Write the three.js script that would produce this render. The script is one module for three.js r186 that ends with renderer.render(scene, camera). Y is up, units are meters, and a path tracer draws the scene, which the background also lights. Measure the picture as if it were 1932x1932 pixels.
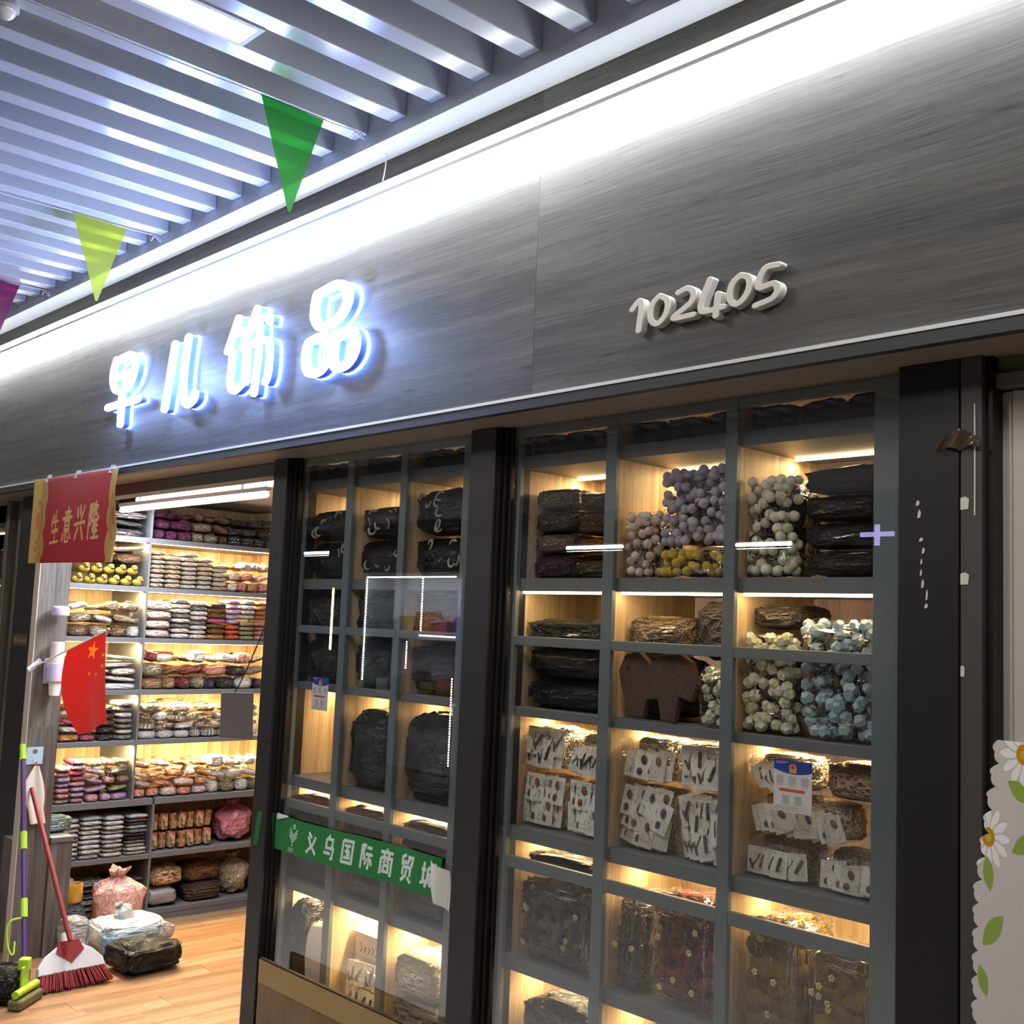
import * as THREE from 'three';
import { RoundedBoxGeometry } from 'three/addons/geometries/RoundedBoxGeometry.js';
import { mergeGeometries, mergeVertices } from 'three/addons/utils/BufferGeometryUtils.js';
import { ImprovedNoise } from 'three/addons/math/ImprovedNoise.js';
import { RectAreaLightUniformsLib } from 'three/addons/lights/RectAreaLightUniformsLib.js';

// ---------------------------------------------------------------- camera, sky, large lights, exposure
const scene = new THREE.Scene();
scene.background = new THREE.Color(0x000000);
const camera = new THREE.PerspectiveCamera(48.86, 1, 0.05, 80);
camera.position.set(0, 1.65, 2.0);
camera.rotation.order = 'YXZ';
camera.rotation.set(0.100949776, 0.819615621, 0.0415553372);
const renderer = new THREE.WebGLRenderer({ antialias: true });
renderer.toneMapping = THREE.LinearToneMapping;
renderer.toneMappingExposure = 1.0;
renderer.shadowMap.enabled = true;
RectAreaLightUniformsLib.init();

const PI = Math.PI;
const COOL = new THREE.Color(0.9, 0.95, 1.0), WARM = new THREE.Color(1.0, 0.72, 0.36), DAY = new THREE.Color(0.8, 0.87, 1.0), PANEL = new THREE.Color(1.0, 0.97, 0.92);
function areaLight(color, intensity, w, h, pos, target) {
  const l = new THREE.RectAreaLight(color, intensity, w, h);
  l.position.set(...pos); scene.add(l); l.lookAt(...target); return l;
}
const LEVEL = { cove: 330, panel: 88, shelf: 150, wallShelf: 900, tube: 240, far: 40 };
// cove strip over the sign, shining down along the fascia
areaLight(COOL, LEVEL.cove, 7.6, 0.02, [-3.3, 2.947, 0.03], [-3.3, 2.927, 0.0]);
// ceiling panels of the arcade
const PANELS = [[3, 0.64], [-8, 0.9], [-20, 1.2], [14, 1.3], [26, 1.3], [-2, 1.5], [38, 1.3]].map(([k, z]) => [-1.9385 - 0.1877 * k, z]), PLEN = 0.6;
for (const [x, z] of PANELS) areaLight(PANEL, LEVEL.panel, 0.085, PLEN - 0.03, [x, 3.112, z + PLEN / 2], [x, 0, z + PLEN / 2]);
// tubes inside the doorway
areaLight(DAY, LEVEL.tube, 1.45, 0.03, [-4.93, 2.146, -0.5], [-4.93, 0, -0.5]);
areaLight(DAY, LEVEL.tube, 1.44, 0.03, [-5.04, 2.222, -0.64], [-5.04, 0, -0.64]);

// ---------------------------------------------------------------- helpers
function rng(seed) { let a = seed >>> 0; return () => { a = (a + 0x6D2B79F5) | 0; let t = Math.imul(a ^ (a >>> 15), 1 | a); t = (t + Math.imul(t ^ (t >>> 7), 61 | t)) ^ t; return ((t ^ (t >>> 14)) >>> 0) / 4294967296; }; }
const perlin = new ImprovedNoise();
const N3 = (x, y, z) => perlin.noise(x, y, z);
const taken = {};
function numbered(name) { const n = taken[name] = (taken[name] ?? -1) + 1; return n ? name + '_' + String(n).padStart(3, '0') : name; }
function shade(o) { o.castShadow = true; o.receiveShadow = true; return o; }
function tag(o, label, category, group, kind) { if (label) o.userData.label = label; if (category) o.userData.category = category; if (group) o.userData.group = group; if (kind) o.userData.kind = kind; return o; }
function thing(name, label, category, pos = [0, 0, 0], ry = 0, group) { const g = new THREE.Group(); g.name = numbered(name); g.position.set(...pos); g.rotation.y = ry; scene.add(g); return tag(g, label, category, group); }
function struct(name, label) { const g = new THREE.Group(); g.name = numbered(name); scene.add(g); tag(g, label, 'structure', null, 'structure'); return g; }
function part(parent, name, geo, mat, pos = [0, 0, 0], rot = [0, 0, 0], scale) {
  const m = shade(new THREE.Mesh(geo, mat)); m.name = name; m.position.set(...pos); m.rotation.set(...rot);
  if (scale) m.scale.set(...(Array.isArray(scale) ? scale : [scale, scale, scale])); parent.add(m); return m;
}
function solo(name, label, category, geo, mat, pos = [0, 0, 0], rot = [0, 0, 0], scale, group) { const m = part(scene, numbered(name), geo, mat, pos, rot, scale); return tag(m, label, category, group); }
const geoCache = {};
function B(w, h, d) { const k = 'b' + [w, h, d]; return geoCache[k] ??= boxUV(new THREE.BoxGeometry(w, h, d), w, h, d); }
function RB(w, h, d, r = 0.004, s = 1) { const k = 'r' + [w, h, d, r, s]; return geoCache[k] ??= metreUV(new RoundedBoxGeometry(w, h, d, s, r)); }
function metreUV(g) { // uv in metres from the dominant axis of each normal
  const p = g.attributes.position, n = g.attributes.normal, uv = new Float32Array(p.count * 2);
  for (let i = 0; i < p.count; i++) {
    const ax = Math.abs(n.getX(i)), ay = Math.abs(n.getY(i)), az = Math.abs(n.getZ(i));
    const [u, v] = ax >= ay && ax >= az ? [p.getZ(i), p.getY(i)] : ay >= az ? [p.getX(i), p.getZ(i)] : [p.getX(i), p.getY(i)];
    uv[2 * i] = u; uv[2 * i + 1] = v;
  }
  g.setAttribute('uv', new THREE.BufferAttribute(uv, 2)); return g;
}
function boxUV(g) { return metreUV(g); }
// box by its extents
function slab(parent, name, mat, x0, x1, y0, y1, z0, z1, r) {
  const w = +(x1 - x0).toFixed(4), h = +(y1 - y0).toFixed(4), d = +(z1 - z0).toFixed(4);
  return part(parent, name, r ? RB(w, h, d, r) : B(w, h, d), mat, [(x0 + x1) / 2, (y0 + y1) / 2, (z0 + z1) / 2]);
}
function tubeGeo(pts, r, seg = 24, rad = 6) { return new THREE.TubeGeometry(new THREE.CatmullRomCurve3(pts.map((p) => new THREE.Vector3(...p))), seg, r, rad, false); }
function rodGeo(a, b, r0, r1 = r0, rad = 12) {
  const A = new THREE.Vector3(...a), Bv = new THREE.Vector3(...b), d = Bv.clone().sub(A), g = new THREE.CylinderGeometry(r1, r0, d.length(), rad);
  g.applyQuaternion(new THREE.Quaternion().setFromUnitVectors(new THREE.Vector3(0, 1, 0), d.clone().normalize()));
  g.translate(...A.add(Bv).multiplyScalar(0.5).toArray()); return g;
}
function shapeOf(pts) { const s = new THREE.Shape(); pts.forEach(([x, y], i) => i ? s.lineTo(x, y) : s.moveTo(x, y)); s.closePath(); return s; }

// ---------------------------------------------------------------- computed textures
const HT = (() => { const r = rng(7), a = new Float32Array(65536); for (let i = 0; i < 65536; i++) a[i] = r(); return a; })();
function vn(x, y) { // value noise
  const xi = Math.floor(x), yi = Math.floor(y), fx = x - xi, fy = y - yi, u = fx * fx * (3 - 2 * fx), v = fy * fy * (3 - 2 * fy);
  const h = (a, b) => HT[((a & 255) + ((b & 255) << 8))];
  const a = h(xi, yi), b = h(xi + 1, yi), c = h(xi, yi + 1), d = h(xi + 1, yi + 1);
  return a + (b - a) * u + (c - a) * v + (a - b - c + d) * u * v;
}
function dataTex(w, h, fn, srgb, repeat) {
  const d = new Uint8Array(w * h * 4);
  for (let j = 0; j < h; j++) for (let i = 0; i < w; i++) { const c = fn(i, j), k = (j * w + i) * 4; d[k] = c[0]; d[k + 1] = c[1]; d[k + 2] = c[2]; d[k + 3] = 255; }
  const t = new THREE.DataTexture(d, w, h); t.wrapS = t.wrapT = THREE.RepeatWrapping; t.magFilter = t.minFilter = THREE.LinearFilter;
  if (srgb) t.colorSpace = THREE.SRGBColorSpace; if (repeat) t.repeat.set(...repeat); t.needsUpdate = true; return t;
}
const cl = (v) => Math.max(0, Math.min(255, v));
const again = (t, x, y) => { const c = t.clone(); c.repeat.set(x, y); c.needsUpdate = true; return c; };
// grey oak laminate: long horizontal grain, pores, a few knots
function grainAt(x, y, knots) { // x, y in metres; returns 0..1 tone
  let yy = y + 0.02 * (vn(x * 1.3, y * 3) - 0.5) + 0.012 * (vn(x * 4 + 30, y * 9) - 0.5), k = 0;
  for (const [kx, ky, s] of knots) { const dx = (x - kx) / (s * 5), dy = (y - ky) / s, q = Math.exp(-(dx * dx + dy * dy)); yy += 0.02 * q * Math.sign(dy || 1) * Math.min(1, Math.abs(dy)); const q2 = Math.exp(-(dx * dx * 4 + dy * dy * 5)); k = Math.max(k, q2); }
  const a = vn(x * 2.2, yy * 55), b = vn(x * 6 + 9, yy * 190), c = vn(x * 14 + 50, yy * 420), d = vn(x * 1.1 + 70, yy * 16);
  const pore = Math.max(0, vn(x * 20 + 11, yy * 330 + 5) - 0.72) * 2.2;
  return 0.30 * a + 0.22 * b + 0.16 * c + 0.32 * d - 0.35 * pore - 0.5 * k;
}
const fasciaKnots = [[0.35, 0.62, 0.012], [0.62, 0.30, 0.01], [1.1, 0.55, 0.012], [1.55, 0.74, 0.011], [1.9, 0.2, 0.009], [2.35, 0.58, 0.014], [2.52, 0.54, 0.011], [2.1, 0.42, 0.008], [2.75, 0.16, 0.012], [0.9, 0.12, 0.008]];
const fasciaTone = new Float32Array(2048 * 640);
for (let j = 0; j < 640; j++) for (let i = 0; i < 2048; i++) fasciaTone[j * 2048 + i] = grainAt(i / 2048 * 3, j / 640 * 0.9, fasciaKnots);
const T = {};
T.fascia = dataTex(2048, 640, (i, j) => { const t = fasciaTone[j * 2048 + i]; const v = 82 + 78 * (t - 0.45); return [cl(v + 2), cl(v), cl(v - 4)]; }, true, [1 / 3, 1 / 0.9]); T.fascia.wrapS = THREE.MirroredRepeatWrapping; T.fascia.wrapT = THREE.MirroredRepeatWrapping;
T.fasciaBump = dataTex(2048, 640, (i, j) => { const v = 128 + 170 * (fasciaTone[j * 2048 + i] - 0.45); return [cl(v), cl(v), cl(v)]; }, false, [1 / 3, 1 / 0.9]); T.fasciaBump.wrapS = T.fasciaBump.wrapT = THREE.MirroredRepeatWrapping;
T.oak = dataTex(512, 512, (i, j) => { const t = grainAt(j / 512 * 1.2, i / 512 * 0.5, [[0.5, 0.3, 0.008]]); const v = t - 0.45; return [cl(206 + 110 * v), cl(178 + 115 * v), cl(140 + 110 * v)]; }, true, [2, 1 / 1.2]);
T.greyOak = dataTex(512, 512, (i, j) => { const t = grainAt(j / 512 * 1.2, i / 512 * 0.4, [[0.7, 0.2, 0.01]]); const v = t - 0.45; return [cl(92 + 80 * v), cl(85 + 80 * v), cl(78 + 75 * v)]; }, true, [2.5, 1 / 1.2]);
T.plank = dataTex(512, 1024, (i, j) => { const t = grainAt(j / 1024 * 1.3 + 3, i / 512 * 0.6, [[3.4, 0.2, 0.012], [4.0, 0.45, 0.01]]); const v = t - 0.45; return [cl(146 + 110 * v), cl(112 + 105 * v), cl(80 + 90 * v)]; }, true, [1 / 0.6, 1 / 1.3]);
// crinkled cellophane relief
const crink = (i, j, s, o) => { let f = 0, a = 1; for (let k = 0; k < 4; k++) { const q = 1 - Math.abs(2 * vn(i * s + o + k * 17, j * s + k * 31) - 1); f += a * q * q; s *= 2.1; a *= 0.55; } return f / 2.1; };
T.crinkle = dataTex(512, 512, (i, j) => { const v = cl(255 * crink(i + 18 * vn(j / 40, i / 90), j, 8 / 512, 3)); return [v, v, v]; }, false);
// mixed small goods seen through film: patches of several tones of one colour
const patch = (i, j, s, o) => { let best = 9, id = 0; const gx = Math.floor(i / s), gy = Math.floor(j / s); for (let a = -1; a <= 1; a++) for (let b = -1; b <= 1; b++) { const X = gx + a, Y = gy + b, w = 512 / s, ax = ((X % w) + w) % w, ay = ((Y % w) + w) % w; const hx = HT[(ax * 7 + ay * 131 + o) & 65535], hy = HT[(ax * 13 + ay * 57 + o + 999) & 65535]; const dx = X + hx - i / s, dy = (Y + hy - j / s); const d = dx * dx + dy * dy; if (d < best) { best = d; id = (ax * 31 + ay * 17 + o) & 65535; } } return [HT[id], Math.sqrt(best), HT[(id + 77) & 65535]]; };
T.mixed = dataTex(512, 512, (i, j) => { const [h, d] = patch(i, j, 32, 5), w = vn(i / 5, j / 5); const v = 105 + 130 * h + 25 * (w - 0.5); return [cl(v), cl(v), cl(v)]; }, true);
T.folds = dataTex(256, 256, (i, j) => { const knit = ((i >> 1) + (j >> 2)) & 1, row = (j >> 4) & 1, dab = HT[((i >> 3) * 37 + (j >> 3) * 101) & 65535] < 0.08; const v = 232 + (knit ? 10 : -8) + (row ? 6 : 0) - (dab ? 60 : 0); return [cl(v), cl(v - (dab ? 6 : 0)), cl(v - (dab ? 12 : 0))]; }, true); // knitted cloth with small flecks
T.floral = dataTex(512, 512, (i, j) => { const [h, d, g] = patch(i, j, 21.333, 11); const r = d < 0.42; const C = h < 0.3 ? [206, 120, 122] : h < 0.5 ? [170, 120, 84] : h < 0.62 ? [120, 130, 96] : h < 0.7 ? [110, 72, 70] : [243, 226, 206]; return r ? C : [243, 228, 208]; }, true);
T.gingham = dataTex(256, 256, (i, j) => { const a = (i >> 4) & 1, b = (j >> 4) & 1; const v = a + b; const c = v === 2 ? [58, 54, 52] : v === 1 ? [150, 142, 134] : [236, 226, 212]; return c; }, true);
T.dots = dataTex(256, 256, (i, j) => { const x = (i + ((j >> 5) & 1) * 16) % 32 - 16, y = j % 32 - 16; return x * x + y * y < 44 ? [225, 220, 222] : [24, 24, 32]; }, true);
T.stripe = dataTex(256, 256, (i, j) => { const s = (j + 6 * vn(i / 30, 3)) % 26 < 7; return s ? [176, 160, 150] : [56, 48, 46]; }, true);
T.fleece = dataTex(512, 512, (i, j) => { const v = 150 + 150 * (vn(i / 4, j / 4) * 0.5 + vn(i / 11, j / 11) * 0.5 - 0.5); return [cl(v), cl(v), cl(v)]; }, true);
T.kraft = dataTex(512, 512, (i, j) => { const v = 18 * (vn(i / 3, j / 40) - 0.5) + 20 * (vn(i / 60, j / 60) - 0.5); return [cl(136 + v), cl(108 + v), cl(76 + v)]; }, true, [2, 2]);
T.brush = dataTex(256, 256, (i, j) => { const v = 128 + 60 * (vn(i / 2, j / 60) - 0.5) + 40 * (vn(i / 9, j / 9) - 0.5); return [cl(v), cl(v), cl(v)]; }, false, [3, 3]);
function canvasTex(w, h, draw) { const c = document.createElement('canvas'); c.width = w; c.height = h; const g = c.getContext('2d'); draw(g, w, h); const t = new THREE.CanvasTexture(c); t.colorSpace = THREE.SRGBColorSpace; t.magFilter = THREE.LinearFilter; return t; }

// ---------------------------------------------------------------- materials
const S = (hex, roughness = 0.6, o = {}) => new THREE.MeshStandardMaterial({ color: hex, roughness, ...o });
const P = (hex, roughness = 0.6, o = {}) => new THREE.MeshPhysicalMaterial({ color: hex, roughness, ...o });
const glow = (col, k, o = {}) => new THREE.MeshStandardMaterial({ color: 0xffffff, emissive: col, emissiveIntensity: k, roughness: 0.5, ...o });
const M = {
  fascia: S(0xcfcac4, 0.6, { map: T.fascia, bumpMap: T.fasciaBump, bumpScale: 0.0005 }),
  trim: S(0xd4d6d6, 0.35), trimDark: S(0x3a3b3c, 0.45, { metalness: 0.3 }), soffit: S(0x8a7a68, 0.38),
  post: S(0x2b2725, 0.42, { bumpMap: T.brush, bumpScale: 0.0002 }), postDark: S(0x191512, 0.5), jamb: S(0x4b4340, 0.5),
  muntin: S(0x656d6f, 0.42), slat: S(0xbfc0c4, 0.16), slatSide: S(0xbfc0c4, 0.3), border: S(0xc9c9cc, 0.5), ceil: S(0x8d8b89, 0.8),
  glass: new THREE.MeshPhysicalMaterial({ color: 0xffffff, roughness: 0.0, transmission: 1, thickness: 0, ior: 1.72, transparent: false }),
  oak: S(0xffffff, 0.5, { map: T.oak }), greyOak: S(0xffffff, 0.55, { map: T.greyOak }), board: S(0x676766, 0.45), boardDark: S(0x646869, 0.45),
  film: new THREE.MeshPhysicalMaterial({ color: 0xffffff, roughness: 0.07, transmission: 1, thickness: 0, ior: 1.42, bumpMap: T.crinkle, bumpScale: 0.03 }),
  white: S(0xe8e6e2, 0.5), black: S(0x141414, 0.5), paper: S(0xe9e6df, 0.7), wallGrey: S(0x8f8d8a, 0.8), corridorFloor: S(0xaaa59c, 0.3), darkRoom: S(0x2c2b2d, 0.7),
  ledWarm: glow(WARM, 22), ledCool: glow(COOL, 9), tube: glow(new THREE.Color(0.93, 0.97, 1), 7), panel: glow(PANEL, 12),
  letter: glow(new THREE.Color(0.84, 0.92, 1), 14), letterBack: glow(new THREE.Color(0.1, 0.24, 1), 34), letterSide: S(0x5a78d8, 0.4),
};
// ---------------------------------------------------------------- the front over the shop
{
  const w = struct('wall_front', 'grey wood-grain fascia running along the shop front');
  const y0 = 2.25, y1 = 3.08;
  for (const [a, b, off] of [[-7.6, -2.0865, 0.3], [-2.0855, 2.4, 0.8]]) {
    const g = B(+(b - a).toFixed(3), y1 - y0, 0.02).clone(), uv = g.attributes.uv;
    for (let i = 0; i < uv.count; i++) uv.setXY(i, uv.getX(i) + off * 1.7 + (a === -2.085 ? 0.1 : 0), uv.getY(i) + 0.41 + off * 0.3);
    part(w, 'fascia_panel', g, M.fascia, [(a + b) / 2, (y0 + y1) / 2, -0.01]);
  }
  slab(w, 'backing', M.darkRoom, -7.6, 2.4, 2.225, 3.4, -0.16, -0.021);
  slab(w, 'edge_trim', M.trim, -7.6, 2.4, 2.2425, 2.2505, -0.005, 0.007);
  slab(w, 'lower_trim', M.trimDark, -7.6, 2.4, 2.2155, 2.242, -0.02, 0.003);
  slab(w, 'soffit', M.soffit, -7.6, 2.4, 2.2145, 2.2255, -0.26, -0.0205);
}
{ // light fitting over the sign
  const t = thing('cove_light', 'long white LED strip light fixed high along the grey fascia', 'strip light', [-3.3, 0, 0]);
  slab(t, 'housing', M.trim, -3.8, 3.8, 2.955, 2.99, 0.0005, 0.024);
  slab(t, 'diffuser', M.ledCool, -3.8, 3.8, 2.956, 2.989, 0.0245, 0.046, 0.008);
  slab(t, 'front_lip', S(0xf2f2f2, 0.6), -3.8, 3.8, 2.945, 2.9555, 0.0465, 0.05);
  part(t, 'hanging_wire', tubeGeo([[0.565, 2.99, 0.045], [0.568, 3.03, 0.04], [0.562, 3.08, 0.035]], 0.0022, 8, 5), M.white);
}
// ---------------------------------------------------------------- arcade ceiling of hanging slats
{
  const c = struct('ceiling', 'ceiling of white metal slats over the arcade');
  slab(c, 'border', M.border, -9.5, 3, 3.08, 3.36, 0.001, 0.097);
  slab(c, 'ceiling_board', M.ceil, -12.2, 6.2, 3.4, 3.44, -0.16, 4.2);
  const sg = RB(0.067, 0.11, 3.85, 0.003);
  for (let k = -24; k < 45; k++) part(c, 'slat', sg, M.slat, [-1.811 - 0.1877 * k - 0.0335, 3.178, 0.098 + 3.85 / 2]);
}
for (const [i, [x, z]] of PANELS.entries()) {
  const t = thing('ceiling_panel_light', i ? 'bright ceiling light panel set between slats, further along the arcade' : 'bright rectangular light panel between the ceiling slats above the green pennant', 'ceiling light', [x, 3.123, z], 0, i ? 'arcade ceiling panels' : undefined);
  slab(t, 'frame', M.white, -0.06, -0.046, -0.004, 0.05, 0, PLEN); slab(t, 'frame', M.white, 0.046, 0.06, -0.004, 0.05, 0, PLEN);
  slab(t, 'frame', M.white, -0.046, 0.046, -0.004, 0.05, 0, 0.014); slab(t, 'frame', M.white, -0.046, 0.046, -0.004, 0.05, PLEN - 0.014, PLEN);
  slab(t, 'diffuser', M.panel, -0.046, 0.046, 0.002, 0.02, 0.014, PLEN - 0.014);
}
// ---------------------------------------------------------------- posts of the shop front
function post(n, x0, x1, label) {
  const t = struct('trim_' + n, label);
  slab(t, 'face', M.post, x0, x1, 0, 2.214, -0.24, -0.13, 0.003);
  for (let k = 0; k < 3; k++) slab(t, 'track', M.postDark, x1 + 0.0015 + k * 0.014, x1 + 0.0095 + k * 0.014, 0, 2.214, -0.235, -0.142 - k * 0.01);
  return t;
}
post(1, -3.553, -3.462, 'dark metal door post beside the open doorway');
post(2, -2.469, -2.36, 'dark metal post between the two glass windows');
post(4, -6.02, -5.745, 'dark metal post at the far left of the doorway');
{
  const t = struct('trim_3', 'broad dark post at the right end of the shop front with old tape marks');
  slab(t, 'face', M.postDark, -1.131, -1.003, 0, 2.214, -0.24, -0.13, 0.003);
  slab(t, 'return', M.jamb, -1.001, -0.958, 0, 2.214, -0.24, -0.132, 0.002);
  slab(t, 'return_edge', M.postDark, -0.957, -0.945, 0, 2.214, -0.24, -0.15);
  part(t, 'seam_wire', tubeGeo([[-0.972, 2.12, -0.1305], [-0.9715, 2.0, -0.131], [-0.972, 1.9, -0.131]], 0.0016, 8, 5), M.white);
}
{ const t = struct('trim_5', 'grey header rail over the open doorway'); slab(t, 'rail', M.boardDark, -5.745, -3.555, 2.165, 2.213, -0.25, -0.17, 0.002); }
// ---------------------------------------------------------------- glazing with its grid of bars
function glazing(n, x0, x1, xs, label) {
  const t = struct('window_' + n, label);
  slab(t, 'pane', M.glass, x0, x1, 0.06, 2.212, -0.1665, -0.1655);
  const y0 = 0.06, y1 = 2.213;
  for (const [a, b] of xs) slab(t, 'bar', M.muntin, a, b, y0, y1, -0.2, -0.184, 0.002);
  for (const [lo, hi] of [[2.188, 2.213], [1.598, 1.624], [0.995, 1.027], [0.4, 0.43], [0.06, 0.12]])
    for (let k = 0; k + 1 < xs.length; k++) slab(t, 'rail', M.muntin, xs[k][1], xs[k + 1][0], lo, hi, -0.199, -0.1855, 0.002);
  return t;
}
glazing(1, -3.42, -2.471, [[-3.46, -3.42], [-3.165, -3.128], [-2.868, -2.835], [-2.56, -2.5]], 'glass pane with grey bars between the door post and the middle post');
glazing(2, -2.315, -1.133, [[-2.345, -2.31], [-1.985, -1.948], [-1.602, -1.568], [-1.216, -1.133]], 'large glass pane with grey bars between the middle post and the right post');
// ---------------------------------------------------------------- shop room
{
  const f = struct('floor', 'light brown wood plank floor inside the shop');
  slab(f, 'subfloor', M.darkRoom, -6.3, -0.9, -0.05, -0.0125, -3.25, 0.3);
  const pg = []; const pm = [0xffffff, 0xfaf3e8, 0xf4ebdc].map((c) => S(c, 0.32, { map: T.plank }));
  for (let v = 0; v < 4; v++) { const g = B(0.1475, 0.012, 1.05).clone(), uv = g.attributes.uv; for (let i = 0; i < uv.count; i++) uv.setXY(i, uv.getX(i) + v * 0.15, uv.getY(i) + v * 0.37); pg.push(g); }
  const r = rng(31);
  for (let i = 0; i < 34; i++) for (let j = 0; j < 4; j++) {
    const z1 = 0.3 - (i % 3) * 0.35 + 0.7 - j * 1.0525; const za = Math.max(-3.2, z1 - 1.05), zb = Math.min(0.25, z1); if (zb - za < 0.05) continue;
    const full = zb - za > 1.049, v = Math.floor(r() * 4);
    part(f, 'plank', full ? pg[v] : B(0.1475, 0.012, +(zb - za).toFixed(3)), pm[Math.floor(r() * 3)], [-6.1 + i * 0.149, -0.006, (za + zb) / 2]);
  }
}
{ const f = struct('floor', 'grey floor of the arcade'); f.name = 'floor_arcade'; slab(f, 'slab', M.corridorFloor, -12.2, 6.2, -0.06, -0.0005, 0.301, 8.2); }
{ const w = struct('wall_left', 'left side wall of the shop'); slab(w, 'wall', M.greyOak, -6.36, -6.3, 0, 2.3, -3.25, -0.17); }
{ const w = struct('wall_back', 'back wall of the shop'); slab(w, 'wall', M.oak, -6.3, -0.9, 0, 2.3, -3.3, -3.25); }
{ const w = struct('wall_right', 'right side wall of the shop'); slab(w, 'wall', M.oak, -0.94, -0.9, 0, 2.3, -3.25, -0.25); }
{ const c = struct('ceiling', 'ceiling inside the shop'); c.name = 'ceiling_shop'; slab(c, 'board', M.white, -6.36, -0.9, 2.3, 2.34, -3.3, -0.17); }
{ // panel lining the door jamb, with a low counter below
  const t = struct('trim_6', 'grey oak panel lining the left side of the doorway');
  slab(t, 'panel', M.greyOak, -5.56, -5.5, 0.0, 2.16, -0.204, -0.058);
  slab(t, 'edge_band', S(0xcdb9a8, 0.5), -5.5605, -5.4995, 0.0, 2.16, -0.0578, -0.0535);
}
{
  const t = thing('low_cabinet', 'low grey oak cabinet with pale top edge beside the doorway panel', 'cabinet', [-5.5, 0, -0.19]);
  slab(t, 'body', M.greyOak, -0.28, -0.061, 0, 0.53, -0.12, 0.1); slab(t, 'side_panel', M.greyOak, -0.0605, 0.014, 0, 0.53, -0.122, -0.016);
  slab(t, 'top', M.board, -0.28, 0.02, 0.531, 0.556, -0.124, -0.016, 0.002);
}
for (const [i, [x0, x1, y, z]] of [[-5.655, -4.205, 2.166, -0.5], [-5.78, -4.3, 2.242, -0.64]].entries()) {
  const t = thing('tube_light', i ? 'upper white light tube under the shop ceiling inside the doorway' : 'lower white light tube hanging just inside the doorway', 'tube light', [(x0 + x1) / 2, y, z]);
  const L = x1 - x0;
  part(t, 'tube', new THREE.CapsuleGeometry(0.0135, L - 0.03, 4, 12).rotateZ(PI / 2), M.tube);
  slab(t, 'batten', M.white, -L / 2, L / 2, 0.0145, 0.034, -0.014, 0.014);
  for (const s of [-0.35, 0.35]) slab(t, 'hanger', M.white, s * L - 0.004, s * L + 0.004, 0.035, 2.299 - y, -0.004, 0.004);
}
// ---------------------------------------------------------------- across the arcade: another stall, seen only as reflections in the glass
{ const w = struct('wall_opposite', 'dark stall front across the arcade');
  slab(w, 'header', M.wallGrey, -12.2, 6.2, 2.6, 3.4, 4.2, 4.3); slab(w, 'back', M.darkRoom, -12.2, 6.2, 0, 2.6, 7.0, 7.1); slab(w, 'stall_ceiling', M.darkRoom, -12.2, 6.2, 2.6, 2.65, 4.3, 7.0);
  for (const x of [-11.4, -9.6, -7.0, -3.2, 0.8, 4.4]) slab(w, 'pillar', M.boardDark, x - 0.12, x + 0.12, 0, 2.6, 4.2, 4.4); }
{ const w = struct('wall_end', 'far end of the arcade'); slab(w, 'wall', M.wallGrey, -12.3, -12.2, 0, 3.4, -0.2, 7.1); slab(w, 'wall', M.wallGrey, 6.2, 6.3, 0, 3.4, -0.2, 7.1); }
for (const [x0, x1, y] of [[-6.71, -6.09, 2.335], [-4.96, -4.5, 2.32], [-10.79, -10.27, 2.365]]) {
  const t = thing('stall_tube_light', 'white tube light in the stall across the arcade', 'tube light', [(x0 + x1) / 2, y, 4.6], 0, 'tube lights of the opposite stall');
  part(t, 'tube', new THREE.CapsuleGeometry(0.014, x1 - x0, 4, 10).rotateZ(PI / 2), glow(COOL, 14)); slab(t, 'batten', M.white, (x0 - x1) / 2, (x1 - x0) / 2, 0.015, 0.03, -0.015, 0.015);
  areaLight(COOL, LEVEL.far, x1 - x0, 0.03, [(x0 + x1) / 2, y - 0.03, 4.6], [(x0 + x1) / 2, 0, 4.6]);
}
{ const t = thing('cross_sign', 'lit violet cross sign reflected in the right window', 'sign', [-3.8, 2.36, 4.55]); const m = glow(new THREE.Color(0.5, 0.45, 1), 4);
  slab(t, 'arm', m, -0.12, 0.12, -0.015, 0.015, -0.01, 0.01); slab(t, 'upright', m, -0.015, 0.015, -0.075, 0.065, -0.0105, 0.0105); }
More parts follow.
